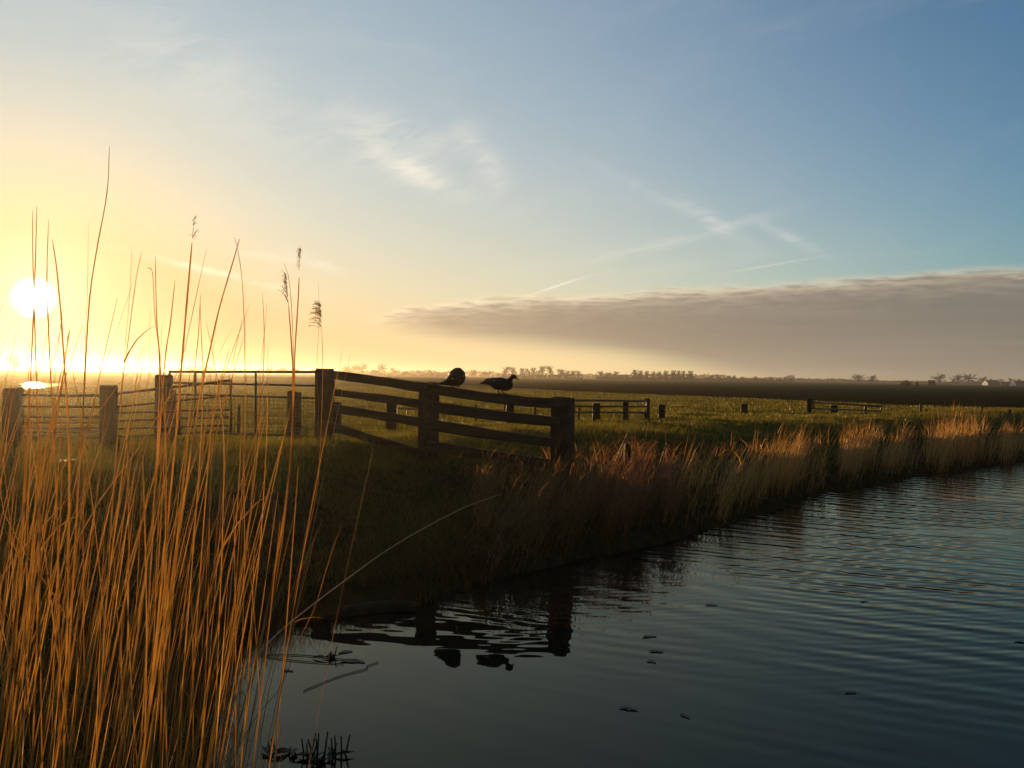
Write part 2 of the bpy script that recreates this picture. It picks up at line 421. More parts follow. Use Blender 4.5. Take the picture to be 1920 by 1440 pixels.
def terrain(x, y):
    x = np.asarray(x, float); y = np.asarray(y, float)
    s = lip_s(x, y) + fbm(x * .9, y * .9, 3, 3) * .5
    z = np.interp(s, [-6, -1.2, -.3, 0, .35, 1.5, 3.2, 4.6, 6.0, 9.0], [-.9, -.55, -.15, .0, .17, .40, .80, .98, .99, .97])
    near = np.clip((5.2 - y) / 3.0, 0, 1) * np.clip((x + 6) / 3, 0, 1)      # low ground where the photographer stands
    z = np.where(z > .2, z + (np.minimum(z, .42) - z) * near, z)
    bumpy = np.clip((s - .1) / .6, 0, 1) * np.clip((70 - np.hypot(x, y)) / 40, 0, 1)
    amp = np.interp(s, [0, 2, 4.0, 8, 13], [.10, .16, .22, .20, .06])
    z = z + bumpy * (fbm(x * .55, y * .55, 11, 4) * amp + fbm(x * 1.9, y * 1.9, 23, 3) * np.interp(s, [0, 2.5, 4, 8, 12], [.07, .09, .15, .14, .04]))
    return z
def axis(lo, hi, step, far):
    c = list(np.arange(lo, hi + 1e-6, step)); g = step; a = hi; r = []
    while a < far: g *= 1.16; a += g; r.append(min(a, far))
    g = step; a = lo; l = []
    while a > -far: g *= 1.16; a -= g; l.append(max(a, -far))
    return np.array(l[::-1] + c + r)
gx, gy = axis(-14.5, 24.5, .13, 3900.0), axis(-1.0, 33.0, .13, 3900.0)
X, Y = np.meshgrid(gx, gy); Z = terrain(X, Y)
nx, ny = len(gx), len(gy)
idx = np.arange(nx * ny).reshape(ny, nx)
quads = np.stack([idx[:-1, :-1], idx[:-1, 1:], idx[1:, 1:], idx[1:, :-1]], -1).reshape(-1, 4)
ground = link('ground', np_mesh('ground', np.stack([X, Y, Z], -1), quads, MAT['ground'], smooth=True)); tag(ground, kind='structure')
def tz(x, y): return float(terrain(np.array([x]), np.array([y]))[0])
wv = np.array([(-6, -4, 0), (170, -4, 0), (170, 175, 0), (-6, 175, 0)], float)
water = link('water', np_mesh('water', wv, [[0, 1, 2, 3]], MAT['water'])); tag(water, kind='structure')
cam_ground = tz(0, 0)

# fields beyond the meadow, each a sheet over the ground
def strip(name, near, far, mat, z, nu, nv, rough=0.0, power=1.6):
    def resample(pts, n):
        p = np.array(pts, float); l = np.r_[0, np.cumsum(np.hypot(*np.diff(p, axis=0).T))]
        q = np.linspace(0, l[-1], n); return np.c_[np.interp(q, l, p[:, 0]), np.interp(q, l, p[:, 1])]
    a, b = resample(near, nu), resample(far, nu)
    w = np.linspace(0, 1, nv)[:, None, None] ** power
    q = a[None] * (1 - w) + b[None] * w
    zz = np.full(q.shape[:2], z)
    if rough:
        zz = zz + rough * (.5 + fbm(q[..., 0] * 2.2, q[..., 1] * 2.2, 5, 3) * 2.2) * np.clip(np.linspace(0, 1, nv) * nv / 3, 0, 1)[:, None]
    i = np.arange(nu * nv).reshape(nv, nu)
    f = np.stack([i[:-1, :-1], i[:-1, 1:], i[1:, 1:], i[1:, :-1]], -1).reshape(-1, 4)
    o = link(name, np_mesh(name, np.dstack([q, zz]), f, mat, smooth=not rough)); return tag(o, kind='structure')
PL_NEAR = [(-160, 290), (-71, 180), (-32, 137), (-3.5, 92), (4.1, 67), (11.7, 55.5), (16.3, 48), (18.6, 42), (23, 37.5), (32, 45), (70, 83)]
PL_FAR = [(-210, 420), (-90, 250), (-34, 185), (-2, 150), (9, 140), (20, 132), (27, 122), (33, 108), (46, 100), (70, 104), (125, 130)]
CR_FAR = [(-330, 640), (-160, 420), (-70, 330), (-10, 300), (20, 290), (50, 285), (80, 280), (110, 280), (150, 285), (210, 300), (330, 330)]
ST_FAR = [(-620, 900), (-300, 820), (-160, 740), (-40, 700), (40, 690), (110, 690), (180, 690), (250, 690), (330, 700), (430, 720), (650, 760)]
strip('ploughed_field', PL_NEAR, PL_FAR, MAT['plough'], 1.03, 420, 150, .085)
strip('winter_crop_field', PL_FAR, CR_FAR, MAT['crop'], 1.04, 60, 30)
strip('stubble_field', CR_FAR, ST_FAR, MAT['stubble'], 1.03, 60, 10)
pc = G(74, 723, 1.02)                        # shallow pool in the meadow, catching the sun
pv = []
for k in range(40):
    w = 2 * math.pi * k / 40; rr = 1 + .18 * math.sin(3 * w + 1) + .10 * math.sin(5 * w)
    q = Vector((math.cos(w) * 1.15 * rr, math.sin(w) * 9.5 * rr, 0))
    ang = math.atan2(pc.x, pc.y)
    pv.append((pc.x + q.x * math.cos(ang) + q.y * math.sin(ang), pc.y - q.x * math.sin(ang) + q.y * math.cos(ang), 1.075))
me = bpy.data.meshes.new('pond'); me.from_pydata(pv, [], [tuple(range(40))[::-1]]); me.materials.append(MAT['pond'])
tag(link('pond_water', me), kind='structure')
# ------------------------------------------------------------------ timber and metal
def post_mesh(mb, c, top, bot, w, rz, dep=None, lean=(0, 0), worn=.012):
    """square post: worn, slightly uneven prism with a chamfered top"""
    dep = dep or w; ca, sa = math.cos(rz), math.sin(rz); b0 = len(mb.v); rows = []
    n = 6; r = random.Random(int(c.x * 997 + c.y * 131))
    for k in range(n + 2):
        f = min(k / n, 1.0); z = bot + (top - bot) * f; sc = 1.0 + r.uniform(-.025, .025)
        if k == n: z -= .02
        if k == n + 1: z = top; sc *= .86
        ring = []
        for ax, ay in ((-1, -1), (1, -1), (1, 1), (-1, 1)):
            lx, ly = ax * w * .5 * sc + r.uniform(-worn, worn) * .5, ay * dep * .5 * sc + r.uniform(-worn, worn) * .5
            zz = z + (r.uniform(-.016, .010) if k >= n else 0)
            mb.v.append(Vector((c.x + lx * ca - ly * sa + lean[0] * (z - bot), c.y + lx * sa + ly * ca + lean[1] * (z - bot), zz)))
            ring.append(len(mb.v) - 1)
        rows.append(ring)
    for a, b in zip(rows, rows[1:]):
        for i in range(4): mb.f.append((a[i], a[(i + 1) % 4], b[(i + 1) % 4], b[i]))
    mb.f.append(tuple(rows[-1])); mb.f.append(tuple(reversed(rows[0])))
def put_post(name, x0, x1, ytop, d, mat, rz=0.0, parent=None, label=None, cat='post', group=None, lean=(0, 0), dep=None, k=1.0):
    c = P((x0 + x1) / 2, ytop, d); w = (x1 - x0) / 1600 * d * k
    g = tz(c.x, c.y); mb = MB(); post_mesh(mb, c, c.z, g - .3, w, rz, dep and dep * w, lean)
    o = mb.build(name, mat, parent, origin=None if parent is not None else (c.x, c.y, g))
    if parent is None: tag(o, label, cat, group)
    return o
class VP:                                    # vertical plane through two ground points
    def __init__(s, A, B):
        s.A = Vector((A[0], A[1], 0)); e = Vector((B[0] - A[0], B[1] - A[1], 0)).normalized()
        s.e = e; s.n = Vector((e.y, -e.x, 0))
        if s.n.dot(CAM - s.A) < 0: s.n = -s.n
    def at(s, x, y, off=0.0):
        r = ray(x, y); q = s.A + s.n * off; k = s.n.dot(q - CAM) / s.n.dot(r); return CAM + r * k
def plank(name, vp, quad, off, th, mat, parent, seg=7, sag=0.0):
    """board whose front face fills quad (TL, TR, BR, BL in photo pixels), off metres before the plane"""
    mb = MB(); r = random.Random(int(quad[0][0] * 31 + quad[0][1])); rows = []
    TL, TR, BR, BL = [vp.at(x, y, off) for x, y in quad]
    for k in range(seg + 1):
        f = k / seg; t_ = TL.lerp(TR, f); b_ = BL.lerp(BR, f); w = .007 if 0 < k < seg else .002; dz_ = Vector((0, 0, -sag * math.sin(math.pi * f))); t_ = t_ + dz_; b_ = b_ + dz_
        t_ = t_ + Vector((0, 0, r.uniform(-w, w))); b_ = b_ + Vector((0, 0, r.uniform(-w, w)))
        bow = vp.n * r.uniform(-.006, .006); ch = Vector((0, 0, .008))
        ring = [t_ + bow - ch, b_ + bow + ch, b_ + bow - vp.n * .008, b_ + bow - vp.n * th, t_ + bow - vp.n * th, t_ + bow - vp.n * .008]
        rows.append([len(mb.v) + i for i in range(6)]); mb.v += ring
    for a, b in zip(rows, rows[1:]):
        for i in range(6): mb.f.append((a[i], b[i], b[(i + 1) % 6], a[(i + 1) % 6]))
    mb.f.append(tuple(rows[0])); mb.f.append(tuple(reversed(rows[-1])))
    return mb.build(name, mat, parent)

# the wooden wing fence that runs down to the water, two ducks on its top rail
fA, fB, fC = P(609, 700, 13.7), P(805, 720, 12.9), P(1055, 750, 11.95)
fence_plane = VP(fA, fC); frz = math.atan2(fC.y - fA.y, fC.x - fA.x)
fence = empty('wooden_fence', (fB.x, fB.y, tz(fB.x, fB.y)))
tag(fence, 'weathered plank fence sloping down to the water with two ducks on its top rail', 'fence')
def fpost(x0, x1, y, d, k):
    return put_post('post', x0, x1, y, d, MAT['wood'], frz, fence, k=k)
fpost(594, 625, 692, 13.7, .80); fpost(787, 822, 717, 12.97, .80); fpost(1034, 1077, 744.5, 12.02, .80)
RAILS = [
    [(623, 695), (822, 720.5), (822, 740), (623, 710)], [(800, 719), (1060, 748), (1060, 768), (800, 737)],
    [(624, 729), (800, 750), (800, 767), (624, 742)], [(800, 751), (1048, 783), (1048, 801), (800, 772)],
    [(624, 757.5), (800, 785), (800, 802.5), (624, 773)], [(800, 784), (1046, 823), (1046, 840), (800, 806)],
    [(600, 786), (800, 846), (800, 862), (600, 802)], [(800, 826), (1030, 862), (1030, 878), (800, 846)]]
for i, q in enumerate(RAILS): plank('rail', fence_plane, q, .112 + .004 * (i % 2) + (.045 if i % 2 else 0), .042, MAT['rail'], fence, sag=(0, .031, 0, .012, 0, .012, 0, 0)[i])
for x, y in ((797, 727), (813, 731), (798, 757), (812, 762), (798, 790), (1043, 757), (1046, 790), (1046, 830)):   # bolt heads
    c = fence_plane.at(x, y, .166); MB().tube([c, c - fence_plane.n * .02], .014, 8).build('bolt', MAT['rust'], fence)

def bar(mb, a, b, r, n=6): mb.tube([a, b], r, n)
def gate(name, corners, d, ys_l, ys_r, uprights, mat, label, r=.016, braces=()):
    """tubular gate: corners (x left, x right), depth of both ends, bar heights (photo y) at both ends"""
    (xl, xr), (dl, dr) = corners, d
    base = P(xl, ys_l[-1], dl).lerp(P(xr, ys_r[-1], dr), .5)
    g = empty(name, (base.x, base.y, tz(base.x, base.y))); tag(g, label, 'gate')
    for i, (a, b) in enumerate(zip(ys_l, ys_r)):
        mb = MB(); bar(mb, P(xl, a, dl), P(xr, b, dr), r * (1.25 if i == 0 else 1)); mb.build('bar', mat, g, smooth=True)
    for f in uprights:
        x = xl + (xr - xl) * f; dd = 1 / ((1 - f) / dl + f / dr)
        mb = MB(); bar(mb, P(x, ys_l[0] * (1 - f) + ys_r[0] * f - 1, dd), P(x, ys_l[-1] * (1 - f) + ys_r[-1] * f + 1, dd), r * 1.2)
        mb.build('upright', mat, g, smooth=True)
    return g
gA = gate('field_gate', (40, 190), (13.0, 13.1), (741, 762, 782, 792, 802, 810, 819.5), (741.5, 763, 782, 792, 802, 810, 820), (0, 1), MAT['metal'],
          'silver tubular gate with seven bars at far left catching the low sun', .017)
gB = gate('field_gate', (219, 433), (13.6, 12.9), (738, 763, 774, 789, 804, 819), (713.5, 741, 768, 782, 797, 808), (0, .55, 1), MAT['rust'],
          'rusty bar gate standing open and slanting upward to the right behind the reeds', .017)
xl, xr, dl, dr = 318, 594, 14.15, 13.75
gC = gate('mesh_gate', (xl, xr), (dl, dr), (697, 717.5, 739, 810), (697.5, 723.5, 746.5, 818), (0, .175, .585, 1), MAT['rust'],
          'wide metal gate with wire mesh below two open bars left of the plank fence', .017)
mb = MB()
def gc(f, h):
    dd = 1 / ((1 - f) / dl + f / dr); return P(xl + (xr - xl) * f, (739 * (1 - f) + 746.5 * f) * (1 - h) + (810 * (1 - f) + 818 * f) * h, dd)
for i in range(1, 34): mb.tube([gc(i / 34, 0), gc(i / 34, 1)], .0048, 4, False)
for j in range(1, 10): mb.tube([gc(0, j / 10), gc(1, j / 10)], .0048, 4, False)
mb.build('wire_mesh', MAT['rust'], gC)
# gate posts along that line
gp = 'posts of the gate line behind the reeds'
put_post('gate_post', 12, 38, 727, 13.1, MAT['wood'], .1, label='leftmost wooden gate post, dimmed by the sun glare at the picture edge', group=gp)
put_post('gate_post', 191, 216, 722.5, 13.15, MAT['wood'], .2, label='wooden post between the silver gate and the open rusty gate', group=gp)
put_post('gate_post', 297, 318, 702.5, 13.9, MAT['wood'], -.15, label='tall wooden post at the left end of the mesh gate', group=gp, k=1.1)
put_post('gate_post', 316, 329, 731, 13.6, MAT['wood'], .3, label='short stub post leaning on the tall post beside the mesh gate', group=gp)
put_post('gate_post', 540, 553, 733, 14.35, MAT['wood'], .1, label='left one of the paired short posts behind the mesh gate', group=gp)
put_post('gate_post', 553.5, 564, 734, 14.2, MAT['wood'], -.1, label='right one of the paired short posts behind the mesh gate', group=gp)
put_post('fence_stake', 446, 450.5, 759, 15.0, MAT['darkwood'], 0, label='thin stake behind the wire mesh in the middle of the gate')
put_post('stump', 110, 143, 862, 9.4, MAT['darkwood'], .4, label='short dark stump in the grass in front of the silver gate')
# posts and small gates beyond the plank fence
bp = 'dark posts standing in the meadow behind the plank fence'
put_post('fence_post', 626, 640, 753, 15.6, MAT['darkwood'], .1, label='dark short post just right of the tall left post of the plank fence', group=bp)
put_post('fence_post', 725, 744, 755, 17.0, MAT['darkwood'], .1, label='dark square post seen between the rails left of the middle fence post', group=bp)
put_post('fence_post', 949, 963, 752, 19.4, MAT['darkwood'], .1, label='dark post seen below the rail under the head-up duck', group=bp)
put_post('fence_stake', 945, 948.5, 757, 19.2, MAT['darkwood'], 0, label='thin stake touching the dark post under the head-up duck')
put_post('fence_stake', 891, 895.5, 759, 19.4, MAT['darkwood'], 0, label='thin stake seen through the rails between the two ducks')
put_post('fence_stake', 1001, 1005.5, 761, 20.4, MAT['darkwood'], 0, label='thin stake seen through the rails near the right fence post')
gate('small_gate', (746, 800), (18.2, 18.4), (766, 783, 800), (767.5, 784, 801), (0, .33, 1), MAT['rust'], 'small low gate seen through the rails behind the middle fence post', .014)
# metal rail fence right of the plank fence
dL, dR = 21.6, 23.2
rf = gate('rail_fence', (1077, 1213), (dL, dR), (750.5, 762, 773), (752, 762.5, 773.5), (0, 1), MAT['rust'], 'three-bar metal rail fence between the plank fence and a square post', .022)
put_post('fence_post', 1209, 1218.5, 747, 23.4, MAT['darkwood'], -0.15, label='tallest square post, at the right end of the metal rail fence', group='dark square posts on the meadow')
put_post('fence_post', 1168, 1178.5, 752, 22.9, MAT['darkwood'], -0.13, label='square post in the middle of the metal rail fence', group='dark square posts on the meadow')
put_post('fence_stake', 1083.5, 1087.5, 764, 21.8, MAT['darkwood'], 0, label='thin stake right beside the right post of the plank fence')
sg = 'black square bollards along the bank'
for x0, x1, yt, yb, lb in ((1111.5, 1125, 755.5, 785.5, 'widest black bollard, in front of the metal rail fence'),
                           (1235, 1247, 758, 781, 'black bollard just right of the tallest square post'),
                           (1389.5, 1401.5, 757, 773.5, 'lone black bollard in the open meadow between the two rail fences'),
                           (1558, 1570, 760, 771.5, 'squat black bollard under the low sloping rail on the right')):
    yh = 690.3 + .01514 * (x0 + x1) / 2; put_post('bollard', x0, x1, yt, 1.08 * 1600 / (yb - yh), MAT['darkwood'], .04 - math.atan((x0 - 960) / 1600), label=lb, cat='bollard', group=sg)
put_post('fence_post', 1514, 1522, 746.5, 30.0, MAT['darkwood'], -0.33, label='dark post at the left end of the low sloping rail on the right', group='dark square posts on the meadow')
gate('low_rail', (1521, 1652.5), (30.0, 28.5), (754, 765.5), (762, 771.5), (.03, .77, 1), MAT['rust'], 'long low metal rail sloping down to the right on the far meadow', .026)
for x0, x1, yt, yb, lb in ((1620, 1624.5, 763.5, 773, 'small stake near the right end of the low sloping rail'),
                           (1724.5, 1728, 757.5, 772.5, 'slim upright stake right of the low sloping rail'),
                           (1733.5, 1738.5, 767, 772.5, 'tiny dark stub beside the slim stake'),
                           (1839, 1842.5, 762, 773, 'slim stake in the meadow left of the far right edge'),
                           (1890.5, 1894.5, 767, 773.5, 'rightmost tiny stub near the picture edge')):
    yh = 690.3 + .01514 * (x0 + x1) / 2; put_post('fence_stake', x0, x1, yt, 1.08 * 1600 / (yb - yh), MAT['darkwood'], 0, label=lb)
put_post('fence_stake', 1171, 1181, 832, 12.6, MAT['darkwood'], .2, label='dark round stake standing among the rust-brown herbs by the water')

# ------------------------------------------------------------------ ducks
def blob(bm, c, r, rot=0.0, sub=3):
    mt = Matrix.Translation(c) @ Matrix.Rotation(rot, 4, 'Y') @ Matrix.Diagonal((*r, 1))
    bmesh.ops.create_icosphere(bm, subdivisions=sub, radius=1.0, matrix=mt)
def chain(bm, pts, flat=1.0, n=10):           # overlapping ellipsoids along a polyline of (x, z, r) in the profile
    for (a, b) in zip(pts, pts[1:]):
        for k in range(n + 1):
            f = k / n; r = a[2] + (b[2] - a[2]) * f
            blob(bm, (a[0] + (b[0] - a[0]) * f, 0, a[1] + (b[1] - a[1]) * f), (r, r * flat, r), 0, 2)
def fuse(bm, name, mat, voxel, parent, smooth_it=6):
    me = bpy.data.meshes.new(name); bm.to_mesh(me); bm.free()
    o = bpy.data.objects.new(name, me); COL.objects.link(o)
    rm = o.modifiers.new('r', 'REMESH'); rm.mode = 'VOXEL'; rm.voxel_size = voxel; rm.use_smooth_shade = True
    sm = o.modifiers.new('s', 'SMOOTH'); sm.iterations = smooth_it; sm.factor = .5
    dg = bpy.context.evaluated_depsgraph_get(); me2 = bpy.data.meshes.new_from_object(o.evaluated_get(dg))
    o.modifiers.clear(); o.data = me2; me2.name = name; me2.materials.clear(); me2.materials.append(mat)
    me2.polygons.foreach_set('use_smooth', np.ones(len(me2.polygons), bool)); o.parent = parent
    return o
def q(x, y, cx, cy): return ((x - cx) * .00096, (cy - y) * .00096)   # crop pixels to metres in the duck's profile
def feather_patch(parent, x, z, y, lx, lz, rot, mat, name):
    bm = bmesh.new(); blob(bm, (0, 0, 0), (lx, .006, lz), 0, 2)
    me = bpy.data.meshes.new(name); bm.to_mesh(me); bm.free(); me.materials.append(mat)
    me.polygons.foreach_set('use_smooth', np.ones(len(me.polygons), bool))
    o = link(name, me, parent, (x, y, z)); o.rotation_euler = (0, rot, 0); return o
def legs(parent, xs, ztop, mat):
    for i, (x, lean) in enumerate(xs):
        mb = MB(); y = (-.03, .03)[i]
        mb.tube([(x - lean, y, ztop), (x, y, .028), (x + .004, y, .012)], [.017, .011, .010], 8)
        for a in (-.5, 0, .5):
            mb.tube([(x, y, .012), (x + .055 * math.cos(a), y + .055 * math.sin(a), .006)], [.008, .004], 5)
        mb.poly([(x, y, .009), (x + .05, y - .024, .006), (x + .055, y, .006), (x + .05, y + .024, .006)])
        mb.build('leg', mat, parent, origin=(0, 0, 0), smooth=True)
rail_top = lambda x, y: fence_plane.at(x, y, .135)
# head-up duck
foot = rail_top(938, 738.2); D1 = empty('duck', foot, frz * .6)
tag(D1, 'dark duck standing upright on the top rail with its head raised to the right', 'duck', 'ducks on the fence')
K = (1265, 628)
def Q(x, y): return q(x, y, *K)
bm = bmesh.new()
for x, y, rx, rz, ry, rot in ((1255, 480, 150, 98, 100, 0), (1340, 495, 118, 92, 96, 0), (1180, 462, 110, 76, 82, .12), (1100, 452, 95, 52, 62, .16), (1400, 490, 62, 78, 74, 0), (1040, 470, 75, 26, 48, .14), (985, 479, 60, 13, 36, .05)):
    X_, Z_ = Q(x, y); blob(bm, (X_, 0, Z_), (rx * .00096, ry * .00096, rz * .00096), rot)
nk = [(1395, 440, 48), (1418, 415, 36), (1434, 388, 31), (1458, 370, 33), (1478, 372, 32), (1500, 384, 21)]
chain(bm, [(*Q(a, b), r * .00096) for a, b, r in nk], .85)
X_, Z_ = Q(1466, 364); blob(bm, (X_, 0, Z_), (.046, .034, .033), .2)
fuse(bm, 'body', MAT['feather'], .010, D1, 5)
bm = bmesh.new(); chain(bm, [(*Q(1500, 388), .016), (*Q(1526, 402), .011), (*Q(1543, 416), .007)], 1.25, 6); fuse(bm, 'bill', MAT['caruncle'], .005, D1, 3)
legs(D1, [((1235 - K[0]) * .00096, .0), ((1290 - K[0]) * .00096, .012)], .075, MAT['feather'])
bm = bmesh.new()
for x, y, rx, rz, rot in ((1225, 470, 120, 62, .10), (1120, 465, 95, 34, .12), (1040, 474, 60, 16, .08)):
    X_, Z_ = Q(x, y); blob(bm, (X_, -.075, Z_), (rx * .00096, .028, rz * .00096), rot)
fuse(bm, 'wing', MAT['feather'], .009, D1, 3)
X_, Z_ = Q(1200, 432); feather_patch(D1, X_, Z_, -.098, .013, .009, .3, MAT['whitefeather'], 'white_patch')
# preening duck, a round ball of feathers with the head folded back
foot = rail_top(852, 726.8); D2 = empty('duck', foot, frz * .6)
tag(D2, 'hunched dark duck preening on the top rail, head tucked out of sight', 'duck', 'ducks on the fence')
K = (575, 532)
bm = bmesh.new()
for x, y, rx, rz, ry, rot in ((612, 372, 138, 138, 118, 0), (560, 405, 130, 100, 105, -.5), (480, 440, 105, 58, 75, -.35), (400, 465, 75, 30, 52, -.22), (340, 474, 50, 13, 36, -.18), (655, 345, 92, 100, 80, .3), (600, 440, 110, 72, 85, 0)):
    X_, Z_ = Q(x, y); blob(bm, (X_, 0, Z_), (rx * .00096, ry * .00096, rz * .00096), rot)
chain(bm, [(*Q(700, 330), .045), (*Q(660, 268), .036), (*Q(610, 262), .034), (*Q(575, 285), .028)], 1.0, 8)     # neck folded over the back
for x, y in ((590, 238), (632, 232), (668, 240)):
    X_, Z_ = Q(x, y); blob(bm, (X_, -.01, Z_), (.018, .03, .012), 0, 2)
fuse(bm, 'body', MAT['feather'], .010, D2, 4)
legs(D2, [((540 - K[0]) * .00096, .006), ((615 - K[0]) * .00096, -.006)], .06, MAT['feather'])
bm = bmesh.new()
for x, y, rx, rz, rot in ((560, 390, 120, 60, -.65), (470, 440, 90, 30, -.45), (390, 462, 60, 14, -.25)):
    X_, Z_ = Q(x, y); blob(bm, (X_, -.085, Z_), (rx * .00096, .035, rz * .00096), rot)
fuse(bm, 'wing', MAT['feather'], .009, D2, 3)
for x, y, y3, a, b, rot in ((588, 395, -.121, .026, .010, -.5), (548, 330, -.113, .020, .007, .35), (694, 424, -.078, .019, .011, -.6), (738, 352, -.052, .010, .022, 0), (402, 408, -.052, .022, .008, -.9)):
    X_, Z_ = Q(x, y); feather_patch(D2, X_, Z_, y3, a, b, rot, MAT['whitefeather'], 'white_patch')
# ------------------------------------------------------------------ blades and stalks as stuff
def blades(base, length, width, yaw, lean, curl, seg=2):
    """ribbon blades, one tapering strip each; arrays of the same length"""
    n = len(base); dirx, diry = np.cos(yaw), np.sin(yaw); verts = np.zeros((n, 2 * seg + 1, 3))
    px, py, pz = base[:, 0].copy(), base[:, 1].copy(), base[:, 2].copy()
    ang = lean.copy(); sx, sy = -diry, dirx
    # strips face a random way
    tw = rng.uniform(0, math.pi, n); wx, wy = np.cos(tw), np.sin(tw)
    for k in range(seg + 1):
        f = k / seg; w = width * (1 - f) ** .7 * .5
        if k < seg:
            verts[:, 2 * k] = np.c_[px - wx * w, py - wy * w, pz]; verts[:, 2 * k + 1] = np.c_[px + wx * w, py + wy * w, pz]
        else: verts[:, 2 * k] = np.c_[px, py, pz]
        st = length / seg
        px = px + dirx * np.sin(ang) * st; py = py + diry * np.sin(ang) * st; pz = pz + np.cos(ang) * st; ang = ang + curl / seg
    o = (np.arange(n) * (2 * seg + 1))[:, None]; tri = []
    for k in range(seg - 1):
        tri += [o + np.array([[2 * k, 2 * k + 1, 2 * k + 3]]), o + np.array([[2 * k, 2 * k + 3, 2 * k + 2]])]
    tri.append(o + np.array([[2 * seg - 2, 2 * seg - 1, 2 * seg]]))
    return verts.reshape(-1, 3), np.concatenate(tri)
def blade_obj(name, base, length, width, yaw, lean, curl, mat, seg=2, parent=None, shade=None):
    v, f = blades(base, length, width, yaw, lean, curl, seg)
    r = np.repeat(rng.random(len(base)) if shade is None else shade, 2 * seg + 1)
    return link(name, np_mesh(name, v, f, mat, r), parent)
def scatter(n, y0, y1, power, spread=.70):
    y = (y0 ** power + (y1 ** power - y0 ** power) * rng.random(n)) ** (1 / power)
    x = rng.uniform(-spread, spread, n) * y + rng.uniform(-.8, .8, n); return x, y
# meadow: short turf, denser and finer near
x, y = scatter(330000, 5.0, 75.0, .22)
s = lip_s(x, y); k = (s > 3.0 + rng.normal(0, .5, len(x))) & (fbm(x * .5, y * .5, 41, 3) + rng.normal(0, .10, len(x)) > -.18)
inpl = y > np.interp(x, [p_[0] for p_ in PL_NEAR[:9]], [p_[1] for p_ in PL_NEAR[:9]]); k &= ~inpl
k &= (np.hypot((x - pc.x) / 2.5, (y - pc.y) / 11) > 1) | (rng.random(len(x)) < .05)
x, y = x[k], y[k]; n = len(x); d = np.hypot(x, y)
tuft = np.clip(fbm(x * 1.3, y * 1.3, 51, 3) * 2.4 + .5, 0.1, 1.4)
tag(blade_obj('meadow_grass', np.c_[x, y, terrain(x, y) - .01], rng.uniform(.04, .10, n) * (.55 + tuft), np.clip(d * .00042, .004, .022) * rng.uniform(.7, 1.3, n),
              rng.uniform(0, 2 * math.pi, n), rng.uniform(.05, .6, n), rng.uniform(.1, .9, n), MAT['grass'], shade=np.clip(fbm(x * .6, y * .6, 61, 3) * 1.6 + .5 + rng.normal(0, .22, n), 0, 1)),
    'short green meadow grass glowing in the low sun', 'grass', kind='stuff')
# longer tufts along the lip, catching the light
x, y = scatter(420000, 6.0, 40.0, .25, .66); s = lip_s(x, y); k = (s > 3.4) & (s < 8.5) & (fbm(x * 1.7, y * 1.7, 91, 3) + rng.normal(0, .05, len(x)) > .04 + .012 * np.maximum(s - 5, 0)); x, y = x[k], y[k]; n = len(x)
tag(blade_obj('lip_grass', np.c_[x, y, terrain(x, y) - .01], rng.uniform(.06, .18, n) * np.where(x > 1.5, .65, 1.0), np.clip(np.hypot(x, y) * .0004, .004, .012) * rng.uniform(.7, 1.3, n),
              rng.uniform(0, 2 * math.pi, n), rng.uniform(.1, .8, n), rng.uniform(.2, 1.2, n), MAT['grass'], shade=np.clip(.5 + rng.normal(0, .3, n), 0, 1)),
    'longer tufts of grass along the lip of the bank', 'grass', kind='stuff')
# rougher grass on the bank slope
def bank_scatter(n, s0, s1, ymax=34.0):
    x, y = scatter(n, 3.0, ymax, .3, .66); s = shore_dist(x, y); k = (s > s0) & (s < s1); return x[k], y[k], s[k]
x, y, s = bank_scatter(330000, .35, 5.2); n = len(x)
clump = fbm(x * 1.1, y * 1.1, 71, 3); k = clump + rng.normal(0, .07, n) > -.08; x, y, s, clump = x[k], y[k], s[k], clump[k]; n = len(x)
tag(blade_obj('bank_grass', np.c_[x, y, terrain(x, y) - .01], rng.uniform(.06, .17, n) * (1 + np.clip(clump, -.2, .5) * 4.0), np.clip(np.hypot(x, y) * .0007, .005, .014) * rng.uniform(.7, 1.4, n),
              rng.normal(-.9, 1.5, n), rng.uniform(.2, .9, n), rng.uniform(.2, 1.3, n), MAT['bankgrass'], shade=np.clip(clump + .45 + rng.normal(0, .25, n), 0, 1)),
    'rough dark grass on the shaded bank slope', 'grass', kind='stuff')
# dry tangle along the waterline
x, y, s = bank_scatter(300000, -.12, 1.9, 30.0); k = rng.random(len(x)) < np.clip(1.05 - s * .62, .05, 1); x, y, s = x[k], y[k], s[k]
u_ = 960 + 1600 * x / y; gap = ((u_ > 1538) & (u_ < 1572)) | ((u_ > 1692) & (u_ < 1736)); k = (fbm(x * 1.6, y * 1.6, 81, 3) + rng.normal(0, .14, len(x)) > np.where(u_ > 1080, .07, -.08)) & ~(gap & (rng.random(len(x)) < .85)); x, y, s = x[k], y[k], s[k]; n = len(x)
tag(blade_obj('dry_bank_grass', np.c_[x, y, np.maximum(terrain(x, y), -.02) - .01], rng.uniform(.14, .42, n), np.clip(np.hypot(x, y) * .00045, .003, .008) * rng.uniform(.7, 1.4, n),
              rng.uniform(0, 2 * math.pi, n), rng.uniform(.05, .8, n), rng.uniform(.2, 1.7, n), MAT['drygrass'], 3),
    'tangle of dry brown grass along the waterline', 'grass', kind='stuff')

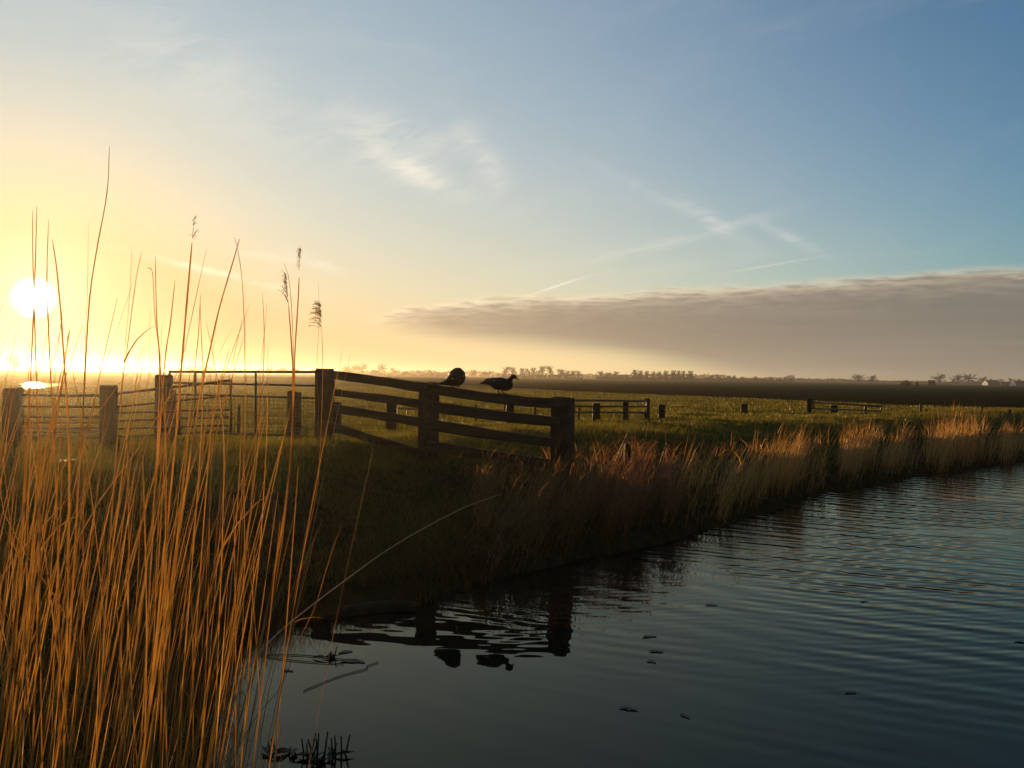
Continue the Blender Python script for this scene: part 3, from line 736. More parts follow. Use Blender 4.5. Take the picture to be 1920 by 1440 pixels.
# ------------------------------------------------------------------ sunlit reed clumps on the far bank
wex = [a for a, b in WATER_EDGE]; wey = [b for a, b in WATER_EDGE]
def shore_pt(px):
    yw = np.interp(px, wex + [2200], wey + [846]); g = G(float(px), float(yw), 0.0); return g
def bank_clump(name, x0, x1, count, h0, h1, s0, s1, mat, label, lean=.16, curl=.25, leafy=.6, droop=0.0, wid=.0075, cat='reeds'):
    c = shore_pt((x0 + x1) / 2); base, hf, ly = [], [], []
    nt = max(3, int((x1 - x0) / 13))                        # tufts of the clump, each with its own height and lean
    tufts = [(random.uniform(x0, x1), random.uniform(s0, s1), random.uniform(.72, 1.08), random.gauss(.1, .7)) for _ in range(nt)]
    for k in range(count):
        tx, ts, th_, ty = random.choice(tufts); loose = random.random() < .36
        px = random.uniform(x0 - 14, x1 + 14) if loose else random.gauss(tx, 7.5); a = shore_pt(px)
        dep = random.uniform(s0, s1) if loose else min(max(random.gauss(ts, .16), s0 - .15), s1)
        q_ = a + Vector((a.x, a.y, 0)).normalized() * dep * 1.45; base.append((q_.x, q_.y))
        hf.append(th_ * (1.22 if random.random() < .05 else 1.0)); ly.append(ty)
    base = np.array(base); z = np.maximum(terrain(base[:, 0], base[:, 1]), -.05) - .02
    B = np.c_[base, z]; n = count
    L = rng.uniform(h0, h1, n) * rng.uniform(.72, 1.0, n) * np.array(hf); yaw = np.array(ly) + rng.normal(0, .45, n)
    v1, f1 = blades(B, L, np.full(n, wid) * rng.uniform(.6, 1.2, n), yaw, np.abs(rng.normal(lean, .10, n)), rng.uniform(.0, curl * 2, n), 4)
    r1 = np.repeat(rng.random(n), 9)
    m_ = int(n * leafy); ii = rng.integers(0, n, m_); B2 = B[ii].copy(); f_ = rng.uniform(.1, .8, m_)
    B2[:, 2] += L[ii] * f_ * .96; B2[:, 0] += np.cos(yaw[ii]) * lean * L[ii] * f_; B2[:, 1] += np.sin(yaw[ii]) * lean * L[ii] * f_
    v2, f2 = blades(B2, rng.uniform(.15, .42, m_), rng.uniform(.006, .013, m_), rng.normal(0, 1.6, m_), rng.uniform(.15, .9, m_), rng.uniform(.3, 1.6 + droop, m_), 3)
    r2 = np.repeat(rng.random(m_), 7)
    v = np.vstack([v1, v2]) - np.array([c.x, c.y, 0]); f = np.vstack([f1, f2 + len(v1)])
    o = link(name, np_mesh(name, v, f, mat, np.r_[r1, r2]), loc=(c.x, c.y, 0)); tag(o, label, cat, 'reed clumps along the far bank'); return o
bank_clump('reed_clump', 890, 1100, 900, .42, .92, .15, 2.2, MAT['straw'], 'bushy dark tangle of dry grass round the foot of the right fence post', .45, 1.3, 3.0, 1.4, cat='dry grass')
bank_clump('herb_clump', 1075, 1255, 540, .55, 1.12, .25, 1.7, MAT['rustherb'], 'dense rust-brown dead herbs just right of the plank fence', .22, .5, 3.0, .6, .008, cat='dead herbs')
bank_clump('reed_clump', 1255, 1405, 430, .52, 1.22, .1, 1.7, MAT['bankreed'], 'loose golden reeds between the rust-brown herbs and the dense middle clump', .28, .35)
bank_clump('reed_clump', 1416, 1530, 740, .62, 1.36, .2, 1.6, MAT['bankreed'], 'dense glowing reed clump in front of the post of the low sloping rail', .20, .3)
bank_clump('reed_clump', 1578, 1684, 620, .62, 1.36, .2, 1.6, MAT['bankreed'], 'leaning reed clump below the right end of the low sloping rail', .22, .3)
bank_clump('reed_clump', 1690, 1738, 40, .6, 1.2, .1, 1.3, MAT['bankreed'], 'thin gap with a few sparse reeds before the tallest far clump', .24, .3)
bank_clump('reed_clump', 1744, 1830, 680, .75, 1.52, .2, 1.7, MAT['bankreed'], 'tallest dense golden reed clump near the right edge of the bank', .17, .22)
bank_clump('reed_clump', 1838, 1885, 120, .8, 1.35, .1, 1.5, MAT['bankreed'], 'sparse curved reeds just right of the tallest far clump', .26, .5)
bank_clump('reed_clump', 1886, 2010, 600, .8, 1.4, .1, 1.5, MAT['bankreed'], 'rightmost reed clump cut by the picture edge', .22, .3)

# ------------------------------------------------------------------ foreground reeds, stalk by stalk
def catmull(pts, n):
    p = [Vector(a) for a in pts]; p = [p[0] * 2 - p[1]] + p + [p[-1] * 2 - p[-2]]; out_ = []
    m_ = len(p) - 3
    for k in range(n + 1):
        f = k / n * m_; i = min(int(f), m_ - 1); u = f - i; a, b, c, d_ = p[i:i + 4]
        out_.append(.5 * ((2 * b) + (c - a) * u + (2 * a - 5 * b + 4 * c - d_) * u * u + (3 * b - a - 3 * c + d_) * u ** 3))
    return out_
def stalk_mesh(mb, pts, r0, r1, n=14, solid=False):
    """tapering reed stem with thickened nodes"""
    c = catmull(pts, n); rad = [(r0 + (r1 - r0) * (k / n)) * (1.22 if k % 3 == 1 and k < n - 2 else 1.0) for k in range(n + 1)]
    rad[-1] *= .5
    if solid: mb.tube(c, rad, 6)
    else: mb.sheath(c, rad, random.uniform(0, 6.28))
    return c
def plume(parent, tip, axis_, size, droop, side, name='plume', dens=70):
    """feathery seed head: thin branchlets with spikelets, hanging to one side"""
    mb = MB(); rr = random.Random(int(tip.x * 1e4)); axis_ = axis_.normalized()
    for k in range(dens):
        f = rr.random() ** .8; o = tip - axis_ * size * (1 - f); ln = size * (.55 - .30 * f) * rr.uniform(.6, 1.1)
        dirv = (axis_ * rr.uniform(.5, 1.0) + Vector((side * rr.uniform(.1, 1.0), rr.uniform(-.4, .4), 0))).normalized(); p0 = o
        for j in range(3):
            p1 = p0 + dirv * ln / 3; sd = dirv.cross(Vector((0, 1, .3))).normalized() * .0008
            mb.poly([p0 - sd, p0 + sd, p1 + sd, p1 - sd])
            sp_ = Vector((rr.uniform(-1, 1), rr.uniform(-1, 1), rr.uniform(-1, .3))).normalized() * .009
            mb.poly([p1, p1 + sp_ + sd * 1.7, p1 + sp_ * 1.5, p1 + sp_ - sd * 1.7])
            dirv = (dirv + Vector((side * .15, 0, -droop))).normalized(); p0 = p1
    return mb.build(name, MAT['plume'], parent)
def dry_leaf(parent, a, dirv, ln, w):
    mb = MB(); p0 = a; d_ = dirv.normalized(); prev = None
    for j in range(5):
        f = j / 4; sd = d_.cross(Vector((0, 1, .2))).normalized() * w * (1 - f) ** .8 * .5
        cur = [p0 - sd, p0 + sd]
        if prev: mb.poly([prev[0], prev[1], cur[1], cur[0]])
        prev = cur; p0 = p0 + d_ * ln / 4; d_ = (d_ + Vector((random.uniform(-.1, .1), 0, -.28))).normalized()
    return mb.build('leaf', MAT['reed'], parent)
REEDS = [  # photo polyline from the tip down, depth at tip and at the foot, radius mm at the foot, label, plume
    ([(205, 275), (203, 335), (197, 385), (181, 470), (168, 560), (160, 690), (148, 900), (118, 1440)], 3.0, 3.2, 5.2, 'tallest reed stalk, its thin tip bending high above all others', None),
    ([(69, 386), (66, 500), (60, 650), (48, 900), (15, 1440)], 2.9, 3.0, 4.2, 'straight reed stalk rising right above the sun, taller of two', None),
    ([(61, 395), (62, 500), (66, 640), (74, 1000), (60, 1440)], 3.1, 3.2, 3.4, 'thin reed stalk rising just above the sun, left one of two', None),
    ([(91, 413), (88, 520), (92, 640), (108, 1000), (112, 1440)], 3.0, 3.1, 3.6, 'reed stalk just right of the sun disc, ending above it', None),
    ([(98, 448), (108, 520), (119, 660), (130, 900), (120, 1440)], 2.9, 3.1, 4.4, 'reed stalk leaning left beside the sun disc', None),
    ([(166, 416), (164, 560), (159, 690), (138, 1440)], 3.0, 3.1, 4.4, 'straight stalk forking off beside the tallest reed', None),
    ([(265, 472), (254, 530), (240, 640), (228, 740), (214, 900), (180, 1440)], 3.0, 3.1, 5.0, 'reed stalk leaning right, right one of the pair in the left sky', None),
    ([(247, 462), (243, 560), (232, 680), (205, 1000), (158, 1440)], 3.1, 3.2, 4.2, 'upright reed stalk, left one of the pair in the left sky', None),
    ([(276, 502), (286, 512), (290, 590), (299, 690), (292, 900), (262, 1440)], 3.1, 3.3, 3.6, 'reed stalk with a hooked tip above the tall gate post', None),
    ([(291, 480), (294, 600), (301, 690), (312, 900), (300, 1440)], 3.2, 3.3, 3.6, 'straight reed stalk right of the hooked tip', None),
    ([(282, 575), (279, 690), (268, 960), (235, 1440)], 3.2, 3.3, 3.2, 'short stalk whose tip ends left of the hooked reed', None),
    ([(304, 605), (300, 700), (290, 900), (262, 1440)], 3.3, 3.4, 3.0, 'short straight stalk between the hooked reed and the pale slanting one', None),
    ([(328, 526), (319, 610), (308, 690), (283, 1000), (222, 1440)], 3.2, 3.3, 4.0, 'straight stalk slanting right between the hooked and the split-topped reed', None),
    ([(360, 455), (350, 570), (340, 690), (322, 900), (268, 1440)], 3.1, 3.3, 4.4, 'tall reed with a thin split seed head in mid-left sky', (.085, -.02, .35, 7)),
    ([(449, 448), (440, 480), (412, 575), (395, 650), (372, 760), (335, 1000), (262, 1440)], 3.2, 3.4, 4.4, 'slanting reed whose tip crosses another, leaning right', None),
    ([(439, 445), (446, 470), (455, 540), (459, 690), (455, 900), (432, 1200), (388, 1440)], 3.6, 3.9, 4.0, 'curved reed whose tip crosses the slanting one, leaning left', None),
    ([(458, 530), (460, 600), (461, 720), (458, 900), (440, 1200), (405, 1440)], 3.7, 3.9, 3.4, 'short stalk hugging the right side of the curved reed', None),
    ([(376, 553), (371, 640), (360, 740), (338, 950), (285, 1440)], 3.4, 3.5, 4.0, 'stalk of medium height below the crossing reeds, left one', None),
    ([(375, 562), (378, 640), (380, 720), (372, 900), (330, 1440)], 3.4, 3.5, 3.6, 'stalk of medium height below the crossing reeds, upright one', None),
    ([(387, 605), (398, 660), (412, 750), (420, 900), (400, 1440)], 3.5, 3.6, 3.0, 'short stalk leaning left behind the slanting reed', None),
    ([(437, 613), (415, 655), (385, 720), (352, 800), (290, 960), (200, 1440)], 3.3, 3.5, 3.6, 'short stalk slanting strongly right across the mesh gate', None),
    ([(430, 653), (420, 690), (408, 740), (392, 850), (350, 1440)], 3.5, 3.6, 3.2, 'low stalk just above the open rusty gate', None),
    ([(492, 549), (495, 610), (494, 690), (483, 850), (442, 1150), (385, 1440)], 3.7, 4.0, 4.0, 'straight stalk midway between crossing reeds and seed heads, left of two', None),
    ([(501, 567), (496, 620), (488, 700), (478, 850), (455, 1100), (410, 1440)], 3.7, 4.0, 3.4, 'straight stalk midway between crossing reeds and seed heads, right of two', None),
    ([(502, 642), (502, 720), (498, 860), (480, 1100), (430, 1440)], 3.8, 4.0, 3.0, 'low stalk above the paired short gate posts', None),
    ([(532, 492), (542, 525), (548, 600), (550, 690), (547, 850), (524, 1050), (480, 1300), (455, 1440)], 3.9, 4.2, 4.2, 'bare reed stem rising between two small seed heads', None),
    ([(541, 572), (546, 640), (549, 720), (544, 880), (500, 1150), (438, 1440)], 3.9, 4.2, 3.6, 'reed with a small seed head, left of the bare stem', (.13, .06, -.40, 24)),
    ([(561, 520), (558, 580), (553, 660), (550, 760), (536, 950), (488, 1200), (425, 1440)], 3.9, 4.2, 3.6, 'reed with a small seed head, right of the bare stem', (.12, .06, -.30, 18)),
    ([(597, 528), (599, 600), (594, 690), (598, 800), (588, 920), (560, 1060), (528, 1180), (490, 1320), (462, 1440)], 4.0, 4.3, 4.0, 'bare reed stem beside the drooping plume at the fence end', None),
    ([(603, 618), (605, 690), (602, 800), (594, 920), (570, 1030), (543, 1150), (505, 1290), (478, 1440)], 4.0, 4.3, 4.0, 'reed with a large drooping brown plume beside the tall fence post', (.13, .30, -1.1, 40)),
    ([(640, 983), (614, 1060), (590, 1140), (556, 1210), (528, 1285), (480, 1345), (425, 1440)], 4.2, 4.3, 3.8, 'short bent reed stalk ending in front of the dark bank', None),
    ([(940, 926), (860, 956), (740, 1022), (650, 1086), (590, 1131), (520, 1188), (470, 1245), (425, 1330), (392, 1440)], 5.2, 4.2, 6.5, 'long reed stalk bent low across the dark bank toward the right', None),
    ([(532, 1350), (522, 1385), (505, 1404), (478, 1425), (440, 1450)], 4.3, 4.3, 4.2, 'broken reed stub poking from the water near the bottom edge', None),
]
tall = 'tall reed stalks in the foreground'
for pts, d0, d1, rmm, lb, pl in REEDS:
    n = len(pts); w3 = [P(x_, y_, d0 + (d1 - d0) * i / (n - 1)) for i, (x_, y_) in enumerate(pts)]
    g = tz(w3[-1].x, w3[-1].y); foot_ = w3[-1]
    if foot_.z > g + .02:
        dn = (w3[-1] - w3[-2]).normalized(); kk = (foot_.z - g + .04) / max(-dn.z, .25); w3.append(foot_ + dn * kk)
    w3 = w3[::-1]; root = empty('reed_stalk', w3[0]); tag(root, lb, 'reed', tall)
    mb = MB(); c = stalk_mesh(mb, w3, rmm / 1000, rmm / 1000 * (.35 if not pl else .75), 20, 'bent low' in lb); mb.build('stem', MAT['litreed' if 'bent low' in lb else 'reed'], root, smooth=True)
    if pl:
        ax = (c[-1] - c[-3]); plume(root, c[-1] + ax.normalized() * pl[0], ax, pl[0], pl[1], pl[2], dens=pl[3])
    if random.random() < .08:
        j = random.randint(5, 13); dry_leaf(root, c[j], (c[j + 1] - c[j]) + Vector((random.choice((-1, 1)) * .05, 0, .03)), random.uniform(.12, .28), .008)
# the dense stand, many alike stalks
def stand_spot():
    while True:
        x_ = -3.05 + 2.45 * random.random() ** 1.05; y_ = random.uniform(2.25, 4.55)
        s_ = float(shore_dist(np.array([x_]), np.array([y_]))[0])
        if s_ > -.28 and x_ / y_ > -.78 and random.random() < np.clip(1.15 - max(0, x_ / y_ + .52) * 2.6, .12, 1): return x_, y_
stand = 'stalks of the dense foreground reed stand'
for k in range(285):
    x_, y_ = stand_spot(); g = tz(x_, y_) - .03; H_ = random.choice((1, 1, 1, 0)) * random.uniform(.9, 1.8) + .2 + .4 * random.random()
    ln = min(random.gauss(.10, .08), .21 if x_ / y_ < -.4 else .12); fw = random.gauss(0, .06); bend = random.gauss(.015, .05); kink = random.choice((2, 3, 4)) if random.random() < .10 and x_ / y_ < -.45 else 0
    a = Vector((x_, y_, g)); pts = [a]
    for j in range(1, 5):
        f = j / 4
        if kink and j == kink: ln += random.choice((-1, 1)) * random.uniform(.10, .30)
        pts.append(a + Vector((ln * f * H_ + bend * f * f * H_, fw * f * H_, H_ * f)))
    root = empty('reed_stalk', a); tag(root, 'dry golden reed stalk packed in the dense stand at lower left', 'reed', stand)
    mb = MB(); c = stalk_mesh(mb, pts, random.uniform(.0021, .0036), random.uniform(.0010, .0018), 12); mb.build('stem', MAT['reed'], root, smooth=True)
    if random.random() < .05:
        j = random.randint(3, 10); dry_leaf(root, c[j], (c[j + 1] - c[j]) + Vector((random.choice((-1, 1)) * random.uniform(.02, .08), 0, .02)), random.uniform(.12, .35), random.uniform(.006, .012))
# finer stalks behind and the broken litter at their feet
spots = [stand_spot() for _ in range(260)]; B = np.array([(a, b, tz(a, b) - .03) for a, b in spots]); n = len(B)
v1, f1 = blades(B, rng.uniform(.5, 1.55, n), rng.uniform(.003, .0055, n), rng.normal(.1, .6, n), np.abs(rng.normal(.12, .07, n)), rng.normal(.04, .08, n), 4)
spots = [stand_spot() for _ in range(450)]; B2 = np.array([(a, b, tz(a, b) + random.uniform(0, .12)) for a, b in spots]); n2 = len(B2)
v2, f2 = blades(B2, rng.uniform(.12, .5, n2), rng.uniform(.003, .009, n2), rng.uniform(0, 6.28, n2), rng.uniform(.6, 1.6, n2), rng.normal(0, .3, n2), 3)
tag(link('reed_litter', np_mesh('reed_litter', np.vstack([v1, v2]), np.vstack([f1, f2 + len(v1)]), MAT['bankreed'], np.r_[np.repeat(rng.random(n), 9), np.repeat(rng.random(n2), 7)])),
    'thin broken reeds and leaf litter filling the foreground stand', 'reeds', kind='stuff')

# ------------------------------------------------------------------ weeds on the lip of the bank
def weed(x_, y_, d_, label, n_, spike):
    a = P(x_, y_, d_); g = tz(a.x, a.y); root = empty('weed_plant', (a.x, a.y, g)); tag(root, label, 'weed')
    rr = random.Random(int(x_))
    for k in range(n_):
        w = 2 * math.pi * k / n_ + rr.uniform(-.3, .3); mb = MB(); p0 = Vector((a.x, a.y, g - .01)); ln = rr.uniform(.16, .30)
        el_ = rr.uniform(.7, 1.3) if spike else rr.uniform(.3, .9); d3 = Vector((math.cos(w) * math.cos(el_), math.sin(w) * math.cos(el_), math.sin(el_))); prev = None
        for j in range(5):
            f = j / 4; wd = (.009 * (1 - f) if spike else .045 * math.sin(math.pi * min(.97, .12 + f * .85))); sd = d3.cross(Vector((0, 0, 1))).normalized() * max(wd, .001)
            cur = [p0 - sd, p0 + sd]
            if prev: mb.poly([prev[0], prev[1], cur[1], cur[0]])
            prev = cur; p0 = p0 + d3 * ln / 4; d3 = (d3 + Vector((0, 0, -.22))).normalized()
        mb.build('leaf', MAT['weed'], root)
weed(667, 838, 12.3, 'spiky grass tuft below the left section of the plank fence', 26, True)
weed(628, 836, 12.4, 'broad-leaved green weed left of the spiky tuft', 9, False)
weed(845, 842, 12.0, 'grass tuft at the foot of the middle fence post', 22, True)

# ------------------------------------------------------------------ things on the water
def leaf_scrap(x_, y_, ln, rot, label, kind_='leaf'):
    a = G(x_, y_, .004); mb = MB(); rr = random.Random(int(x_ * 7 + y_)); N_ = 9; top, bot = [], []
    for j in range(N_):
        f = j / (N_ - 1); w = ln * .20 * math.sin(math.pi * min(max(f, .04), .96)) * rr.uniform(.6, 1.3); cx = (f - .5) * ln; cz = .004 * math.sin(f * 5 + rr.random() * 3)
        ca, sa = math.cos(rot), math.sin(rot); bend = .12 * ln * math.sin(f * 3)
        for side, lst in ((w, top), (-w, bot)):
            lx, ly = cx, side + bend; lst.append(Vector((a.x + lx * ca - ly * sa, a.y + lx * sa + ly * ca, .004 + max(cz, 0) + rr.uniform(0, .003))))
    for j in range(N_ - 1):
        mb.poly([bot[j], bot[j + 1], top[j + 1], top[j]])
        lo = Vector((0, 0, .004)); mb.poly([top[j] - lo, top[j + 1] - lo, bot[j + 1] - lo, bot[j] - lo])
    tag(mb.build('floating_' + kind_, MAT['debris'], origin=(a.x, a.y, 0)), label, kind_, 'debris afloat on the canal')
for args in ((1218, 1194, .14, .2, 'curled dead leaf afloat, upper of two close together in mid-water'), (1230, 1222, .13, -.1, 'curled dead leaf afloat, lower of two close together in mid-water'),
             (1221, 1241, .09, -.7, 'small scrap afloat just below the two curled leaves'), (1334, 1135, .14, .1, 'thin dark scrap afloat right of the fence reflection'),
             (1178, 1330, .14, -.4, 'forked dead leaf afloat in the lower middle of the water'), (1284, 1343, .09, -.9, 'small dark scrap right of the forked leaf'),
             (1596, 1299, .10, .2, 'bent dead leaf afloat on the ripples at lower right'), (1621, 1128, .10, .1, 'tiny scrap afloat far out on the ripples'),
             (1915, 1204, .12, -.3, 'dark scrap afloat at the right picture edge'), (648, 1223, .13, .5, 'crumpled brown leaf afloat above the sunken twigs'),
             (660, 1241, .22, -.15, 'ragged clump of dead leaves at the end of the floating stems'), (538, 1258, .10, -.1, 'small scrap afloat left of the floating stems')):
    leaf_scrap(args[0], args[1], args[2] * .9, *args[3:])
def twig(pts, r, label, z0=.006):
    w3 = [G(x_, y_, z0) for x_, y_ in pts]; mb = MB(); mb.tube(catmull(w3, 8), r, 5); tag(mb.build('reed_stem_afloat', MAT['debris'], origin=(w3[0].x, w3[0].y, 0), smooth=True), label, 'stem', 'debris afloat on the canal')
twig([(488, 1226), (580, 1229), (650, 1237)], .0035, 'long straight stem afloat, upper of two side by side')
twig([(490, 1230), (570, 1240), (645, 1244)], .0035, 'long straight stem afloat, lower of two side by side')
twig([(569, 1295), (630, 1270), (690, 1253)], .0035, 'slanting stem afloat, pointing up to the ragged leaf clump')
twig([(687, 1249), (698, 1245), (709, 1241)], .0035, 'short twig afloat beyond the slanting stem')
a, b = G(638, 1149, .02), G(780, 1138, .02); mb = MB(); mb.tube(catmull([a, a.lerp(b, .5) + Vector((0, .03, .01)), b], 8), [.05, .06, .058, .062, .06, .06, .055, .058, .05], 10)
tag(mb.build('log', MAT['moss'], origin=(a.x, a.y, 0), smooth=True), 'mossy log lying half sunk along the foot of the dark bank', 'log')
def stub_clump(x_, y_, n_, h_, label):
    a = G(x_, y_, 0.0); root = empty('reed_stub', a); tag(root, label, 'reed stub', 'rotten reed stubs in the water'); rr = random.Random(int(x_))
    for k in range(n_):
        o = a + Vector((rr.uniform(-.05, .05), rr.uniform(-.04, .04), -.05)); tp = o + Vector((rr.uniform(-.05, .05), rr.uniform(-.03, .03), h_ * rr.uniform(.6, 1.2) + .05))
        MB().tube([o, o.lerp(tp, .5) + Vector((.004, 0, 0)), tp], [.006, .0055, .004], 6).build('stem', MAT['debris'], root, smooth=True)
    for k in range(3):
        o = a + Vector((rr.uniform(-.08, .08), rr.uniform(-.05, .05), .012)); w = rr.uniform(0, 6.3); e = Vector((math.cos(w), math.sin(w), .1)) * .07; sd = Vector((-e.y, e.x, 0)) * .3
        MB().poly([o - e, o - sd + Vector((0, 0, .01)), o + e, o + sd + Vector((0, 0, .014))]).build('leaf', MAT['debris'], root)
stub_clump(524, 1412, 4, .07, 'rotten reed stub, leftmost of four near the bottom edge')
stub_clump(573, 1418, 4, .10, 'rotten reed stub, second of four near the bottom edge')
stub_clump(601, 1426, 5, .15, 'rotten reed stub, tallest of four near the bottom edge')
stub_clump(628, 1420, 5, .12, 'rotten reed stub, rightmost of four near the bottom edge')
stub_clump(610, 1232, 3, .07, 'lone reed stub standing beside the floating stems')

# ------------------------------------------------------------------ far trees, farms and hedges
def tree_meshes(seed, rx, zc, rz, dens):
    """bare tree of height 1: short trunk, limbs fanning out to an uneven crown, masses of fine twigs"""
    rr = random.Random(seed); tk = MB(); tv, tf, tr_ = [], [], []
    top = Vector((rr.uniform(-.02, .02), 0, zc + rz * .35))
    tk.tube([(0, 0, -.02), (.005, 0, .12), (rr.uniform(-.02, .02), 0, zc * .6), top], [.030, .022, .017, .006], 6, False)
    def twig_(o, d_, ln, w_):
        sd = d_.cross(Vector((rr.gauss(0, 1), rr.gauss(0, 1), rr.gauss(0, 1)))).normalized() * w_; i = len(tv); c_ = rr.random()
        tv.extend([o - sd, o + sd, o + d_ * ln]); tf.append((i, i + 1, i + 2)); tr_.extend([c_] * 3)
    for k in range(26):
        f = rr.uniform(.45, 1.0); st = Vector((0, 0, zc * .42)).lerp(top, (k / 26) ** .9)
        w = k * 2.4 + rr.uniform(-.4, .4); e_ = rr.uniform(-.65, 1.25); lob = rr.uniform(.70, 1.08)
        en = Vector((math.cos(w) * rx * math.cos(e_) * lob, math.sin(w) * rx * math.cos(e_) * lob, zc + rz * math.sin(e_) * lob))
        mid = st.lerp(en, .5) + Vector((0, 0, .03)); tk.tube([st, mid, en], [.009, .006, .002], 3, False)
        for j in range(7):
            u = rr.uniform(.25, 1.0); o = st.lerp(mid, u * 2) if u < .5 else mid.lerp(en, u * 2 - 1)
            d_ = ((en - st).normalized() + Vector((rr.gauss(0, .6), rr.gauss(0, .6), rr.gauss(.25, .4)))).normalized(); ln = rr.uniform(.06, .15)
            tk.tube([o, o + d_ * ln], [.0030, .0012], 3, False)
            for q_ in range(dens):
                oo = o + d_ * ln * rr.random(); dd = (d_ + Vector((rr.gauss(0, .7), rr.gauss(0, .7), rr.gauss(.2, .5)))).normalized(); twig_(oo, dd, rr.uniform(.03, .085), .0062)
    zmax = max(v_.z for v_ in tv); xr = max(abs(v_.x) for v_ in tv)
    for v_ in tv + tk.v: v_ /= zmax
    me1 = bpy.data.meshes.new('trunk'); me1.from_pydata([v_[:] for v_ in tk.v], [], tk.f); me1.materials.append(MAT['bark'])
    me2 = np_mesh('crown', [v_[:] for v_ in tv], tf, MAT['twig'], tr_)
    return me1, me2, xr / zmax
KINDS = [tree_meshes(3, .34, .60, .40, 15), tree_meshes(9, .42, .58, .40, 15), tree_meshes(21, .28, .58, .42, 15), tree_meshes(33, .44, .58, .40, 15), tree_meshes(47, .22, .56, .44, 15)]
def horizon(x_): return 690.3 + .01514 * x_
def far_tree(x_, ytop, wpx, d_, kind, label, group):
    a = P(x_, horizon(x_), d_); H_ = (horizon(x_) - ytop) * d_ / 1600 + 1.1; me1, me2, xr = KINDS[kind]
    wx = max(.6, min(2.6, 1.3 * wpx * d_ / 1600 / 2 / (xr * H_)))
    root = empty('bare_tree', (a.x, a.y, 1.0 - .08 * H_), random.uniform(0, 6.28)); root.scale = (H_ * wx, H_ * wx, H_ * 1.08); tag(root, label, 'tree', group)
    link('trunk', me1, root); link('crown', me2, root)
ORD = ['first', 'second', 'third', 'fourth', 'fifth', 'sixth', 'seventh', 'eighth', 'ninth', 'tenth', 'eleventh', 'twelfth', 'thirteenth']
ROWS = [
    ('far trees left of the plank fence', 'horizon trees seen above the mesh gate', 430, [(355, 684, 26), (372, 683, 24), (388, 686, 20), (505, 685, 18), (530, 687, 20), (555, 688, 16)]),
    ('far trees above the plank fence', 'horizon trees above the left half of the plank fence', 450, [(652, 683, 24), (667, 681, 20), (680, 679, 20), (697, 690, 14), (716, 679, 18), (738, 687.5, 24), (760, 694, 20), (786, 692, 24), (819, 694, 20), (833, 695, 14)]),
    ('far trees between the ducks', 'horizon trees in the gap between the two ducks', 450, [(889, 691, 12), (909, 693, 10), (917, 692.5, 8)]),
    ('far trees right of the ducks', 'close-set horizon trees above the head-up duck', 430, [(949, 685, 19), (962, 686, 17), (980, 688, 16), (990, 689, 14), (1001, 687, 16), (1016, 683.5, 18), (1031, 683.5, 16), (1053, 690, 22), (1064, 693, 14), (1074, 693, 14), (1085, 693.5, 14)]),
    ('far trees round the barn', 'trees of the small group with the low barn', 400, [(1126, 693.5, 16), (1140, 695.5, 16), (1155, 694, 14)]),
    ('far trees of the avenue', 'trees of the avenue right of the barn', 380, [(1191, 691.5, 20), (1201, 693, 14), (1213, 694, 14), (1225, 695, 14), (1236, 695, 14), (1249, 693.5, 17), (1263, 692.5, 17), (1272, 693, 14), (1281, 693.5, 15), (1294, 693.5, 18)]),
    ('far low trees', 'low trees along the hedge right of the avenue', 450, [(1334, 702, 12), (1346, 702, 12), (1367, 703, 14), (1377, 702.5, 10), (1392, 705, 12), (1417, 704.5, 12), (1445, 705.5, 14)])]
i_ = 0
for grp, what, dd, lst in ROWS:
    for k, (x_, yt, w_) in enumerate(lst):
        far_tree(x_, yt, w_, dd * random.uniform(.95, 1.06), (i_ * 3 + k * 2) % 5, ORD[k] + ' from left of the ' + what, grp); i_ += 1
far_tree(26, 660, 42, 260, 1, 'large tree dissolved in the sun glare at the far left', 'single far trees')
far_tree(1609.5, 699.5, 24, 410, 3, 'round bare tree on the right horizon, left one of a lone pair', 'single far trees')
far_tree(1636, 701.5, 21, 410, 1, 'round bare tree on the right horizon, right one of a lone pair', 'single far trees')
far_tree(1762, 698, 23, 420, 3, 'round bare tree just right of the small field shed', 'single far trees')
far_tree(1794, 699.5, 24, 420, 1, 'bare tree touching the largest tree near the white gable', 'single far trees')
far_tree(1816, 698, 26, 420, 3, 'largest bare tree left of the white gabled farmhouse', 'single far trees')
far_tree(1842, 704.5, 25, 520, 1, 'low bare tree right behind the white gabled farmhouse', 'single far trees')
far_tree(1875, 708.5, 16, 640, 3, 'small bare tree between the two white gables', 'single far trees')
far_tree(1898, 707, 22, 640, 1, 'rightmost bare tree behind the second white gable', 'single far trees')
def far_bush(x_, ytop, wpx, d_, label, n_=420):
    a = P(x_, horizon(x_), d_); H_ = (horizon(x_) - ytop) * d_ / 1600 + 1.1; w_ = wpx * d_ / 3200
    r3 = rng.normal(0, 1, (n_, 3)); r3 /= np.linalg.norm(r3, axis=1)[:, None]; r3 *= rng.random((n_, 1)) ** .45
    B_ = np.c_[r3[:, 0] * w_, r3[:, 1] * w_, np.abs(r3[:, 2]) * H_ * .85 * (.75 + .35 * rng.random(n_))]
    v_, f_ = blades(B_, rng.uniform(.1, .3, n_) * H_, np.full(n_, .10) * H_, rng.uniform(0, 6.28, n_), rng.uniform(0, 1, n_), rng.uniform(0, .6, n_))
    o = link('bush', np_mesh('bush', v_, f_, MAT['hedge'], np.repeat(rng.random(n_), 5)), loc=(a.x, a.y, 1.0)); tag(o, label, 'bush', 'dark bushes in the far fields')
far_bush(1699, 711.5, 24, 220, 'dark rounded bush in the field left of the small shed'); far_bush(1720, 714.5, 7, 230, 'small bush between the dark rounded bush and the shed')
